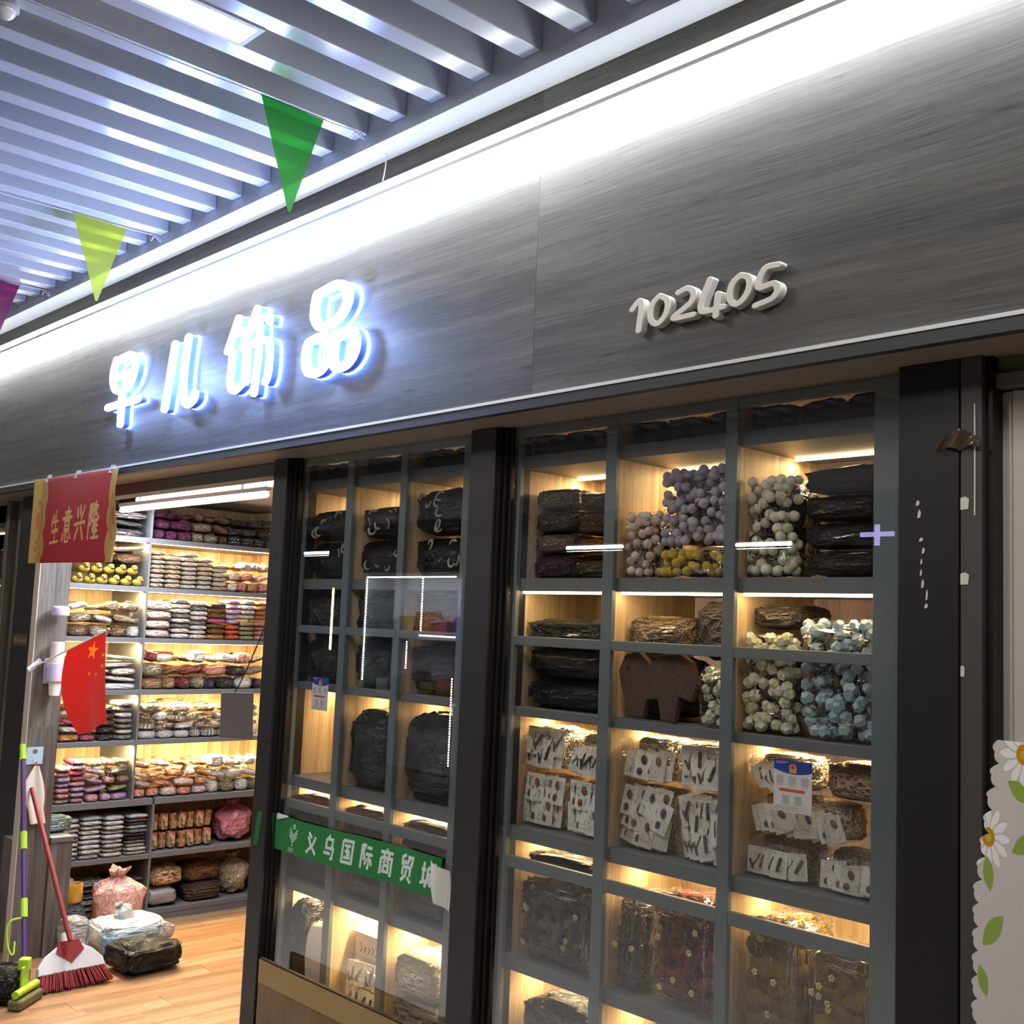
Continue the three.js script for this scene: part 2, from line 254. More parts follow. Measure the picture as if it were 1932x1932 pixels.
{ // display cabinet edged with rows of LEDs
  const t = thing('led_display_cabinet', 'display cabinet edged with white LED dots across the arcade', 'cabinet', [0, 0, 0]);
  slab(t, 'back', S(0x9a9aa2, 0.6), -8.75, -7.35, 0.3, 2.1, 4.32, 4.36); slab(t, 'shelf', M.board, -8.75, -7.35, 1.5, 1.52, 4.0, 4.3); slab(t, 'shelf', M.board, -8.75, -7.35, 0.95, 0.97, 4.0, 4.3); slab(t, 'shelf', M.board, -8.75, -7.35, 2.08, 2.1, 4.0, 4.3);
  slab(t, 'side', M.boardDark, -8.78, -8.751, 0.3, 2.1, 3.98, 4.36); slab(t, 'side', M.boardDark, -7.349, -7.32, 0.3, 2.1, 3.98, 4.36);
  const dot = new THREE.SphereGeometry(0.007, 6, 4), dots = [], add = (x0, y0, x1, y1, n) => { for (let k = 0; k < n; k++) dots.push(dot.clone().translate(x0 + (x1 - x0) * k / (n - 1), y0 + (y1 - y0) * k / (n - 1), 3.985)); };
  add(-8.73, 1.1, -8.73, 2.05, 44); add(-7.89, 1.58, -7.89, 2.04, 22); add(-8.72, 2.055, -7.44, 2.055, 50); add(-8.08, 1.24, -8.08, 1.47, 12); add(-7.9, 1.535, -7.42, 1.535, 20); add(-7.43, 0.45, -7.43, 1.18, 34);
  part(t, 'led_dot_lights', mergeGeometries(dots), glow(COOL, 30)).userData.kind = 'stuff';
  areaLight(COOL, 70, 1.3, 0.03, [-8.05, 2.04, 4.02], [-8.05, 1.2, 4.3]);
}
{ const t = thing('warm_led_line', 'warm LED line on the post across the arcade', 'strip light', [-9.28, 1.65, 3.98]); slab(t, 'channel', M.boardDark, -0.02, 0.02, -0.35, 0.35, 0.006, 0.02); slab(t, 'led_light', M.ledWarm, -0.008, 0.008, -0.3, 0.3, -0.006, 0.0055); }
{
  const cols = [0xa03a4a, 0x8a7a3a, 0x667070, 0x3a4a8a, 0xb0763a, 0x505050, 0xc0b8a8]; const r = rng(91);
  for (const [y, n] of [[0.971, 6], [1.521, 5]]) for (let k = 0; k < n; k++) solo('opposite_goods_box', 'boxed goods in the lit display cabinet across the arcade', 'box', RB(0.16, 0.2, 0.18, 0.01), S(cols[(k * 3 + n) % 7], 0.5), [-8.6 + k * (1.1 / (n - 1)), y + 0.1 * (0.75 + 0.4 * ((k * 7) % 3) / 2), 4.2], [0, 0, 0], [1, 0.75 + 0.4 * ((k * 7) % 3) / 2, 1], 'boxed goods across the arcade');
}
// ---------------------------------------------------------------- sign letters: strokes swept to solid letters
function strokeGeo(strokes, rx, ry, z0, z1, grow = 0, smooth = true, bevel = 0) {
  // distance to the strokes in a space where the pen is a unit circle, contoured on a grid into clean outlines
  const segs = []; let x0 = 1e9, x1 = -1e9, y0 = 1e9, y1 = -1e9;
  for (const s of strokes) {
    let pts = s.map(([x, y]) => new THREE.Vector3(x / rx, y / ry, 0));
    if (smooth && pts.length > 2) pts = new THREE.CatmullRomCurve3(pts, false, 'centripetal').getPoints(pts.length * 4);
    for (let i = 0; i + 1 < pts.length; i++) { const p = pts[i], q = pts[i + 1]; segs.push([p.x, p.y, q.x, q.y]); for (const v of [p, q]) { x0 = Math.min(x0, v.x); x1 = Math.max(x1, v.x); y0 = Math.min(y0, v.y); y1 = Math.max(y1, v.y); } }
  }
  const R = 1 + grow, h = 0.21, m = R + 2 * h; x0 -= m; y0 -= m; const nx = Math.ceil((x1 + m - x0) / h), ny = Math.ceil((y1 + m - y0) / h), f = new Float32Array((nx + 1) * (ny + 1));
  for (let j = 0; j <= ny; j++) for (let i = 0; i <= nx; i++) { const x = x0 + i * h, y = y0 + j * h; let d = 1e9; for (const [a, b, c, e] of segs) { const ux = c - a, uy = e - b, L = ux * ux + uy * uy || 1e-9, t = Math.max(0, Math.min(1, ((x - a) * ux + (y - b) * uy) / L)); d = Math.min(d, (x - a - t * ux) ** 2 + (y - b - t * uy) ** 2); } f[j * (nx + 1) + i] = R - Math.sqrt(d) + 1e-5; }
  const next = new Map(), key = (k) => k, P2 = new Map(), V = (i, j) => f[j * (nx + 1) + i];
  const ex = (i, j, hor) => { const id = (hor ? 'h' : 'v') + i + ',' + j; if (!P2.has(id)) { const a = V(i, j), b = hor ? V(i + 1, j) : V(i, j + 1), t = a / (a - b); P2.set(id, [(x0 + (i + (hor ? t : 0)) * h) * rx, (y0 + (j + (hor ? 0 : t)) * h) * ry]); } return id; };
  for (let j = 0; j < ny; j++) for (let i = 0; i < nx; i++) {
    const c = (V(i, j) > 0 ? 1 : 0) | (V(i + 1, j) > 0 ? 2 : 0) | (V(i + 1, j + 1) > 0 ? 4 : 0) | (V(i, j + 1) > 0 ? 8 : 0); if (!c || c === 15) continue;
    const B0 = () => ex(i, j, true), T0 = () => ex(i, j + 1, true), L0 = () => ex(i, j, false), R0 = () => ex(i + 1, j, false), lk = (a, b) => next.set(a, b);   // inside on the left
    if (c === 1) lk(B0(), L0()); else if (c === 2) lk(R0(), B0()); else if (c === 3) lk(R0(), L0()); else if (c === 4) lk(T0(), R0()); else if (c === 5) { lk(B0(), L0()); lk(T0(), R0()); } else if (c === 6) lk(T0(), B0()); else if (c === 7) lk(T0(), L0()); else if (c === 8) lk(L0(), T0()); else if (c === 9) lk(B0(), T0()); else if (c === 10) { lk(R0(), B0()); lk(L0(), T0()); } else if (c === 11) lk(R0(), T0()); else if (c === 12) lk(L0(), R0()); else if (c === 13) lk(B0(), R0()); else if (c === 14) lk(L0(), B0());
  }
  const loops = []; while (next.size) { let k = next.keys().next().value; const loop = []; while (next.has(k)) { loop.push(new THREE.Vector2(...P2.get(k))); const n = next.get(k); next.delete(k); k = n; } if (loop.length > 5) loops.push(loop); }
  const outer = [], holes = []; for (const l of loops) (THREE.ShapeUtils.area(l) > 0 ? outer : holes).push(l);
  const inside = (p, l) => { let c = false; for (let i = 0, j = l.length - 1; i < l.length; j = i++) if ((l[i].y > p.y) !== (l[j].y > p.y) && p.x < (l[j].x - l[i].x) * (p.y - l[i].y) / (l[j].y - l[i].y) + l[i].x) c = !c; return c; };
  const shapes = outer.map((l) => { const sh = new THREE.Shape(l); for (const q of holes) if (inside(q[0], l)) sh.holes.push(new THREE.Path(q)); return sh; });
  const g = new THREE.ExtrudeGeometry(shapes, { depth: z1 - z0 - bevel, bevelEnabled: bevel > 0, bevelSize: bevel, bevelOffset: -bevel, bevelThickness: bevel, bevelSegments: 1, curveSegments: 1 }); g.translate(0, 0, z0); return g;
}
const LETTERS = {
  zao: [[[-4.58, 2.698], [-4.601, 2.654], [-4.596, 2.604], [-4.57, 2.573], [-4.515, 2.555]], [[-4.579, 2.692], [-4.508, 2.699], [-4.43, 2.698], [-4.393, 2.66], [-4.403, 2.61], [-4.446, 2.567], [-4.515, 2.555]], [[-4.587, 2.622], [-4.41, 2.626]], [[-4.63, 2.5], [-4.344, 2.505]], [[-4.498, 2.553], [-4.494, 2.416]]],
  er: [[[-4.046, 2.683], [-4.097, 2.435]], [[-3.938, 2.693], [-3.956, 2.565], [-3.946, 2.465], [-3.911, 2.432], [-3.862, 2.447], [-3.858, 2.467]]],
  shi: [[[-3.564, 2.704], [-3.63, 2.591]], [[-3.591, 2.647], [-3.499, 2.65], [-3.511, 2.622]], [[-3.592, 2.585], [-3.59, 2.456], [-3.564, 2.439], [-3.519, 2.453]], [[-3.436, 2.716], [-3.488, 2.631]], [[-3.448, 2.671], [-3.353, 2.672], [-3.351, 2.654]], [[-3.487, 2.596], [-3.484, 2.461]], [[-3.483, 2.592], [-3.389, 2.596], [-3.348, 2.583], [-3.342, 2.463], [-3.354, 2.444]], [[-3.413, 2.65], [-3.413, 2.553], [-3.425, 2.413]]],
  pin: [[[-3.059, 2.694], [-2.936, 2.704], [-2.887, 2.67], [-2.896, 2.621], [-2.948, 2.588], [-3.027, 2.581], [-3.066, 2.617], [-3.068, 2.661], [-3.059, 2.694]], [[-3.094, 2.54], [-3.013, 2.547], [-2.98, 2.516], [-2.985, 2.466], [-3.026, 2.435], [-3.08, 2.438], [-3.104, 2.472], [-3.106, 2.513], [-3.094, 2.54]], [[-2.942, 2.527], [-2.863, 2.541], [-2.835, 2.51], [-2.839, 2.467], [-2.876, 2.436], [-2.926, 2.433], [-2.948, 2.466], [-2.948, 2.5], [-2.942, 2.527]]],
};
[['zao', 'first lit white character of the shop sign, at its left end', 0.022, 0.0145], ['er', 'second lit white character of the sign, two tall strokes', 0.022, 0.0145], ['shi', 'third lit white character of the sign, the densest one', 0.017, 0.011], ['pin', 'last lit white character of the sign, three round loops', 0.022, 0.0135]].forEach(([k, label, rx, ry]) => {
  const t = thing('sign_letter', label, 'sign letter', [0, 0, 0], 0, 'lit characters of the shop sign');
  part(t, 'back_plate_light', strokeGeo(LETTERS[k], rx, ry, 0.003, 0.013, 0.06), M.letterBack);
  part(t, 'return', strokeGeo(LETTERS[k], rx, ry, 0.0135, 0.039, -0.08), M.letterSide);
  part(t, 'face_light', strokeGeo(LETTERS[k], rx, ry, 0.0395, 0.05, 0.0), M.letter);
  const xs = LETTERS[k].flat().map((p) => p[0]), l = new THREE.PointLight(new THREE.Color(0.3, 0.46, 1), 0.9); l.position.set((Math.min(...xs) + Math.max(...xs)) / 2, 2.56, 0.14); l.castShadow = true; scene.add(l);
});
const DIGITS = [['1', 'numeral one at the left end of the house number', [[[-1.731, 2.41], [-1.71, 2.427], [-1.704, 2.425], [-1.709, 2.355]]]],
  ['0', 'numeral zero right after the one in the house number', [[[-1.648, 2.428], [-1.627, 2.416], [-1.623, 2.396], [-1.633, 2.375], [-1.654, 2.362], [-1.67, 2.372], [-1.674, 2.392], [-1.666, 2.415], [-1.648, 2.428]]]],
  ['2', 'numeral two of the house number', [[[-1.593, 2.425], [-1.566, 2.43], [-1.55, 2.419], [-1.555, 2.397], [-1.601, 2.372], [-1.605, 2.367], [-1.549, 2.366]]]],
  ['4', 'numeral four of the house number', [[[-1.504, 2.438], [-1.523, 2.399], [-1.528, 2.377], [-1.522, 2.368], [-1.466, 2.369]], [[-1.481, 2.401], [-1.486, 2.352]]]],
  ['0', 'numeral zero between the four and the five', [[[-1.421, 2.431], [-1.402, 2.423], [-1.398, 2.403], [-1.41, 2.38], [-1.431, 2.368], [-1.446, 2.378], [-1.449, 2.399], [-1.44, 2.42], [-1.421, 2.431]]]],
  ['5', 'numeral five at the right end of the house number', [[[-1.326, 2.435], [-1.358, 2.434], [-1.374, 2.394], [-1.335, 2.396], [-1.326, 2.383], [-1.337, 2.366], [-1.382, 2.356]]]]];
const digitFace = S(0xd8d0c8, 0.45), digitSide = S(0xb9b6b2, 0.4);
for (const [, label, s] of DIGITS) { const t = thing('house_number_digit', 'pale ' + label, 'number', [0, 0, 0], 0, 'raised digits of the house number'); part(t, 'body', strokeGeo(s, 0.0088, 0.0062, 0.001, 0.0182, 0.1), digitSide); part(t, 'face', strokeGeo(s, 0.0088, 0.0062, 0.0184, 0.022, 0, true, 0.0008), digitFace); }

// ---------------------------------------------------------------- print: strokes of the written characters on a 100-unit grid, y down
const HAN = {
  yi: [[[22, 14], [48, 34]], [[78, 26], [62, 58], [14, 94]], [[20, 30], [46, 62], [88, 94]]],
  wu: [[[48, 4], [38, 20]], [[24, 20], [76, 20], [76, 46], [64, 46]], [[24, 20], [24, 54], [86, 54], [82, 90], [66, 92]], [[8, 74], [66, 74]]],
  guo: [[[14, 10], [14, 94]], [[14, 10], [86, 10], [86, 94]], [[14, 90], [86, 90]], [[28, 28], [72, 28]], [[32, 48], [68, 48]], [[26, 72], [74, 72]], [[50, 28], [50, 72]], [[60, 56], [68, 64]]],
  ji: [[[12, 8], [12, 96]], [[12, 10], [36, 10], [24, 36], [36, 52], [26, 64]], [[50, 16], [88, 16]], [[44, 40], [96, 40]], [[70, 40], [70, 88], [60, 90]], [[54, 54], [42, 80]], [[82, 54], [94, 78]]],
  shang: [[[50, 2], [50, 14]], [[8, 16], [92, 16]], [[32, 20], [38, 32]], [[68, 20], [62, 32]], [[14, 36], [14, 96]], [[14, 36], [86, 36], [86, 92], [76, 94]], [[44, 42], [32, 56]], [[56, 42], [68, 56]], [[34, 62], [34, 84], [66, 84], [66, 62], [34, 62]]],
  mao: [[[40, 4], [16, 14], [18, 36], [38, 30]], [[36, 22], [44, 36]], [[52, 10], [86, 10], [82, 36], [72, 36]], [[66, 10], [52, 38]], [[24, 46], [24, 76]], [[24, 46], [76, 46], [76, 76]], [[50, 54], [46, 76], [16, 96]], [[60, 80], [88, 96]]],
  cheng: [[[6, 34], [34, 34]], [[20, 8], [20, 78]], [[4, 82], [36, 72]], [[44, 26], [96, 26]], [[46, 26], [46, 64], [36, 94]], [[46, 48], [62, 48], [60, 74], [52, 74]], [[70, 6], [76, 60], [94, 92], [96, 76]], [[90, 44], [64, 88]], [[82, 6], [92, 16]]],
  chang: [[[28, 4], [28, 46], [72, 46], [72, 4], [28, 4]], [[28, 25], [72, 25]], [[16, 54], [16, 98], [84, 98], [84, 54], [16, 54]], [[16, 76], [84, 76]]],
  zhu: [[[22, 4], [30, 14]], [[8, 24], [40, 24], [10, 60]], [[26, 44], [26, 98]], [[52, 12], [52, 46], [88, 46], [88, 12], [52, 12]], [[62, 46], [56, 80], [42, 96]], [[78, 46], [78, 90], [96, 90], [96, 78]]],
  bao: [[[50, 0], [54, 10]], [[12, 28], [14, 16], [88, 16], [84, 28]], [[22, 36], [78, 36]], [[50, 36], [50, 92]], [[26, 62], [74, 62]], [[12, 94], [90, 92]], [[66, 72], [74, 80]]],
  hao: [[[8, 8], [8, 34], [40, 34], [40, 8], [8, 8]], [[4, 48], [44, 48]], [[14, 48], [10, 66], [38, 66], [34, 96]], [[56, 6], [56, 30], [90, 30]], [[52, 40], [52, 70], [46, 96]], [[62, 54], [62, 94]], [[80, 50], [80, 90], [96, 90]]],
  yu: [[[24, 6], [30, 20]], [[48, 2], [52, 18]], [[78, 4], [68, 20]], [[6, 30], [94, 28]], [[30, 44], [70, 44]], [[24, 58], [76, 58]], [[30, 70], [30, 96], [70, 96], [70, 70], [30, 70]]],
  sheng: [[[34, 16], [16, 44]], [[26, 36], [80, 32]], [[54, 4], [52, 92]], [[26, 62], [76, 58]], [[10, 94], [92, 90]]],
  yi4: [[[50, 0], [54, 8]], [[24, 14], [78, 12]], [[36, 18], [40, 26]], [[64, 16], [58, 26]], [[10, 32], [90, 28]], [[30, 40], [30, 66]], [[30, 40], [72, 38], [70, 66]], [[32, 52], [68, 51]], [[32, 65], [68, 64]], [[18, 76], [12, 92]], [[36, 76], [42, 96], [70, 96], [72, 86]], [[50, 74], [56, 82]], [[80, 74], [90, 86]]],
  xing: [[[22, 10], [32, 34]], [[46, 4], [52, 28]], [[82, 6], [62, 40]], [[6, 54], [94, 48]], [[36, 64], [16, 94]], [[64, 62], [86, 94]]],
  long: [[[14, 8], [12, 98]], [[14, 10], [36, 8], [24, 34], [36, 50], [26, 60]], [[60, 2], [42, 30]], [[54, 12], [80, 12], [60, 34], [42, 44]], [[56, 20], [94, 44]], [[48, 50], [84, 49]], [[58, 56], [48, 70]], [[52, 64], [84, 62]], [[66, 52], [66, 94]], [[52, 78], [82, 77]], [[42, 96], [96, 94]]],
};
function han(g, k, x, y, w, h, lw, brush) {
  g.lineCap = brush ? 'round' : 'butt'; g.lineJoin = brush ? 'round' : 'miter';
  for (const s of HAN[k]) {
    g.lineWidth = lw * (brush ? 0.75 + 0.6 * ((s[0][0] * 7 + s[0][1] * 3) % 10) / 10 : 1); g.beginPath();
    s.forEach(([a, b], i) => { const X = x + a / 100 * w, Y = y + b / 100 * h; i ? g.lineTo(X, Y) : g.moveTo(X, Y); }); g.stroke();
  }
}
// a sheet as a thin solid: p(s, t) -> [x, y, z], s to the right, t down
function sheetGeo(p, nu, nv, thick = 0.0012) {
  const pos = [], uv = [], idx = [], P3 = (s, t) => new THREE.Vector3(...p(s, t)), W = nu + 1;
  for (const side of [1, -1]) for (let j = 0; j <= nv; j++) for (let i = 0; i <= nu; i++) {
    const s = i / nu, t = j / nv, e = 1e-3, c = P3(s, t), du = P3(s + e, t).sub(P3(s - e, t)), dv = P3(s, t - e).sub(P3(s, t + e)), n = du.cross(dv).normalize();
    c.addScaledVector(n, side * thick / 2); pos.push(c.x, c.y, c.z); uv.push(s, 1 - t);
  }
  const o = W * (nv + 1);
  for (let j = 0; j < nv; j++) for (let i = 0; i < nu; i++) { const a = j * W + i, b = a + 1, c = a + W, d = c + 1; idx.push(a, c, b, b, c, d, o + a, o + b, o + c, o + b, o + d, o + c); }
  const rim = (a, b) => idx.push(a, b, o + a, b, o + b, o + a);
  for (let i = 0; i < nu; i++) { rim(i, i + 1); rim(nv * W + i + 1, nv * W + i); }
  for (let j = 0; j < nv; j++) { rim((j + 1) * W, j * W); rim(j * W + nu, (j + 1) * W + nu); }
  const g = new THREE.BufferGeometry(); g.setAttribute('position', new THREE.Float32BufferAttribute(pos, 3)); g.setAttribute('uv', new THREE.Float32BufferAttribute(uv, 2)); g.setIndex(idx); g.computeVertexNormals(); return g;
}
{ // red hanging poster
  const tex = canvasTex(1024, 448, (g, w, h) => {
    g.fillStyle = '#a01422'; g.fillRect(0, 0, w, h);
    const gold = '#a8863c', edge = (mir) => { g.save(); if (mir) { g.translate(w, 0); g.scale(-0.75, 1); } g.fillStyle = gold; g.beginPath(); g.moveTo(0, 0); g.lineTo(112, 0); g.bezierCurveTo(150, 60, 160, 120, 128, 160); g.bezierCurveTo(120, 190, 150, 200, 140, 226); g.bezierCurveTo(160, 260, 100, 280, 118, 300); g.bezierCurveTo(170, 350, 150, 400, 120, 420); g.lineTo(116, h); g.lineTo(0, h); g.fill();
      g.strokeStyle = '#d8a070'; g.lineWidth = 5; g.stroke(); g.strokeStyle = '#b02a20'; g.lineWidth = 7; g.beginPath(); g.ellipse(38, 230, 64, 112, 0, -1.5, 1.5); g.stroke(); g.lineWidth = 3; g.beginPath(); g.ellipse(38, 230, 52, 98, 0, -1.5, 1.5); g.stroke();
      g.fillStyle = '#b5602c'; g.fillRect(34, 180, 36, 90); g.beginPath(); g.arc(46, 375, 16, 0, 7); g.fill(); g.beginPath(); g.arc(100, 400, 10, 0, 7); g.fill(); g.fillRect(40, 410, 12, 22); g.restore(); };
    edge(false); edge(true);
    g.strokeStyle = '#c49a5c'; ['sheng', 'yi4', 'xing', 'long'].forEach((k, i) => han(g, k, 226 + i * 158, 172 - i * 7, 134, 184, 18, true));
    g.strokeStyle = '#8a3f2c'; ['chang', 'zhu', 'bao', 'hao', 'yu'].forEach((k, i) => han(g, k, 388 + i * 58, 62, 40, 50, 5.5, true));
    g.fillStyle = '#8a3f2c'; g.beginPath(); g.ellipse(708, 150, 14, 20, 0, 0, 7); g.fill();
  });
  const wob = (s, t) => [-5.42 + 0.905 * s + 0.004 * Math.sin(9 * t) * s, 2.247 - 0.008 * s - 0.395 * t, 0.016 + 0.012 * Math.sin(s * 3.1) * t + (s > 0.9 ? (s - 0.9) * 0.2 * (1 + Math.sin(t * 7)) * 0.5 : 0) + (s < 0.06 ? (0.06 - s) * 0.3 : 0)];
  const t = thing('red_poster', 'red hanging poster with gold characters and gold scroll edges over the doorway', 'poster', [0, 0, 0]);
  part(t, 'sheet', sheetGeo(wob, 60, 24, 0.0014), S(0xffffff, 0.38, { map: tex }));
  for (const s of [0.11, 0.48, 0.88]) { const q = wob(s, 0); part(t, 'tape', sheetGeo((a, b) => [q[0] - 0.022 + 0.044 * a + 0.012 * b, q[1] + 0.02 - 0.036 * b, 0.0035 + 0.016 * b + 0.004 * Math.sin(a * 5)], 6, 4, 0.0008), P(0xf2f2ee, 0.2, { transmission: 0.85, thickness: 0 })); }
}
{ // green banner on the glass
  const tex = canvasTex(1024, 128, (g, w, h) => {
    g.fillStyle = '#1f7a34'; g.fillRect(0, 0, w, h); g.strokeStyle = '#dfe3d6'; g.fillStyle = '#dfe3d6';
    ['yi', 'wu', 'guo', 'ji', 'shang', 'mao', 'cheng'].forEach((k, i) => han(g, k, 278 + i * 109, 17, 76, 94, 11.5));
    g.lineWidth = 5; g.lineJoin = 'miter'; for (const d of [0, 12, 24]) { g.beginPath(); g.moveTo(168, 36 + d); g.lineTo(194, 62 + d); g.lineTo(220, 36 + d); g.stroke(); }
    g.beginPath(); g.arc(194, 28, 7, 0, 7); g.stroke(); g.beginPath(); g.moveTo(194, 90); g.lineTo(194, 100); g.stroke();
    g.font = 'bold 18px sans-serif'; g.fillText('CCC', 172, 120);
  });
  const t = thing('green_banner', 'green paper strip with white characters taped low across the left glass', 'banner', [0, 0, 0]);
  part(t, 'strip', sheetGeo((s, v) => [-3.5 + 0.955 * s - 0.018 * v, 0.974 - 0.116 * v - 0.004 * Math.sin(s * 6), -0.158 + (s < 0.08 ? (0.08 - s) * (0.08 - s) * 6 : 0) + 0.0015 * Math.sin(s * 30)], 60, 8, 0.0008), S(0xffffff, 0.6, { map: tex }));
  part(t, 'torn_corner', sheetGeo((s, v) => [-2.592 + 0.03 * v + (0.075 - 0.02 * v) * s, 0.965 - 0.115 * v - 0.02 * s, -0.156 + 0.012 * Math.sin(s * 4 + v * 2)], 10, 10, 0.0008), M.paper);
  part(t, 'torn_corner', sheetGeo((s, v) => [-3.43 + 0.075 * s, 0.973 + 0.004 - 0.022 * v * (1 - s * 0.8), -0.1555 + 0.004 * s], 6, 4, 0.0008), M.paper);
}
{ // two printed leaflets stuck inside the glass, code squares left blank
  const tex = canvasTex(256, 300, (g, w, h) => {
    g.fillStyle = '#d9d6d0'; g.fillRect(0, 0, w, h); g.fillStyle = '#2c3f93'; g.beginPath(); g.moveTo(0, 0); g.lineTo(w, 0); g.lineTo(w, 60); g.quadraticCurveTo(128, 100, 0, 56); g.fill();
    g.fillStyle = '#d7a25a'; g.beginPath(); g.arc(128, 44, 25, 0, 7); g.fill(); g.fillStyle = '#b5432c'; g.beginPath(); g.arc(128, 38, 13, 0, 7); g.fill(); g.fillStyle = '#d7a25a'; g.fillRect(104, 56, 48, 16);
    g.fillStyle = '#b7b3ad'; for (const x of [18, 102, 186]) g.fillRect(x, 92, 48, 50); for (const x of [58, 142]) g.fillRect(x, 204, 50, 54);
    g.fillStyle = '#d4593c'; g.fillRect(38, 166, 172, 18); g.fillStyle = '#8f8a86'; for (let k = 0; k < 4; k++) g.fillRect(10, 268 + k * 7, 210 - (k % 2) * 50, 2.5); for (const x of [22, 106, 190]) g.fillRect(x, 148, 40, 3); g.fillStyle = '#c8cbe0'; g.fillRect(16, 10, 80, 3); g.fillRect(16, 18, 60, 3);
  });
  const m = S(0xffffff, 0.55, { map: tex });
  for (const [x, y, l] of [[-1.394, 1.328, 'white notice leaflet with blue top stuck to the right window'], [-3.237, 1.397, 'white notice leaflet with blue top stuck to the left window']]) solo('notice_leaflet', l, 'leaflet', sheetGeo((s, v) => [-0.048 + 0.096 * s, 0.055 - 0.11 * v, 0], 2, 2, 0.0006), m, [x, y, -0.1715]);
}
{ // flag on a stick
  const star = (g, x, y, r, a) => { g.beginPath(); for (let k = 0; k < 10; k++) { const q = a + k * PI / 5, R = k % 2 ? r * 0.38 : r; g.lineTo(x + R * Math.sin(q), y - R * Math.cos(q)); } g.fill(); };
  const tex = canvasTex(384, 512, (g, w, h) => { g.fillStyle = '#ea2c16'; g.fillRect(0, 0, w, h); g.fillStyle = '#ffb31e'; star(g, 262, 78, 58, 0.3); star(g, 362, 128, 18, 0); star(g, 356, 190, 18, 0.3); star(g, 296, 226, 18, 0); star(g, 232, 206, 18, 0.4); });
  const t = thing('hand_flag', 'red flag with yellow stars hanging from a thin stick on the door jamb', 'flag', [0, 0, 0]);
  part(t, 'stick', rodGeo([-5.505, 1.352, -0.045], [-5.0, 1.557, -0.192], 0.004, 0.0035), M.white);
  const lerp = (p, q, k) => p + (q - p) * k;
  part(t, 'cloth', sheetGeo((s, v) => { const xl = -5.256 - 0.388 * v + 0.484 * v * v, yl = 1.452 - 0.378 * v, xr = -5.013 + 0.093 * v, yr = 1.551 - 0.403 * v; return [lerp(xl, xr, s) + 0.006 * Math.sin(v * 6 + s * 3), lerp(yl, yr, s), lerp(-0.118 - 0.047 * v, -0.189, s) + 0.014 * Math.sin(s * 6 + v * 3) * v]; }, 24, 24, 0.001), P(0xffffff, 0.7, { map: tex, transmission: 0.35, thickness: 0 }));
  part(t, 'finial', new THREE.SphereGeometry(0.009, 10, 8), S(0xc9a040, 0.3, { metalness: 0.7 }), [-4.997, 1.5585, -0.193]);
  part(t, 'bracket', RB(0.012, 0.024, 0.075, 0.003), S(0xdfe2e4, 0.4), [-5.492, 1.372, -0.062], [0.7, 0, 0]);
}
// ---------------------------------------------------------------- pennants
{
  const pen = (z0, w, h) => { const s = new THREE.Shape(); s.moveTo(-w / 2, 0); s.lineTo(w / 2, 0); s.lineTo(0.012, -h); s.lineTo(0.004, -h); s.closePath(); const g = new THREE.ExtrudeGeometry(s, { depth: 0.0008, bevelEnabled: false }); return g; };
  for (const [x, z, c, l] of [[-2.752, 0.362, 0x4fbf5c, 'translucent green pennant hanging under a ceiling slat'], [-4.132, 0.34, 0xdde66a, 'translucent yellow pennant hanging under a ceiling slat'], [-5.27, 0.335, 0xb02a88, 'magenta pennant at the left edge of the picture']]) {
    const t = thing('pennant', l, 'pennant', [x, 3.116, z]);
    part(t, 'flag', pen(0, 0.21, 0.31), P(c, 0.38, { transmission: 0.8, thickness: 0 }), [0, 0, 0], [0, PI / 2, 0]);
    part(t, 'hem', rodGeo([0, 0.001, -0.108], [0, 0.001, 0.108], 0.0025, 0.0025, 6), S(new THREE.Color(c).multiplyScalar(0.5), 0.6));
    part(t, 'string', tubeGeo([[0, 0.003, -0.22], [0, -0.001, -0.11], [0, 0.002, 0], [0, -0.001, 0.3], [0, 0.003, 1.2]], 0.0022, 20, 5), S(0xd8d8dc, 0.5));
    part(t, 'knot', tubeGeo([[0, 0.003, -0.215], [0.02, -0.006, -0.225], [0.03, -0.028, -0.23], [0.012, -0.006, -0.212], [-0.02, -0.016, -0.215]], 0.002, 12, 5), S(0xd8d8dc, 0.5));
  }
  const d = thing('dome_camera', 'small round dome at the top left corner of the ceiling', 'camera', [-2.815, 3.122, 1.145]);
  part(d, 'base', new THREE.CylinderGeometry(0.03, 0.032, 0.014, 24), M.white, [0, -0.007, 0]); part(d, 'dome', new THREE.SphereGeometry(0.026, 20, 12, 0, 2 * PI, PI / 2, PI / 2), P(0xcfcfd4, 0.15, { clearcoat: 1 }), [0, -0.014, 0]);
}
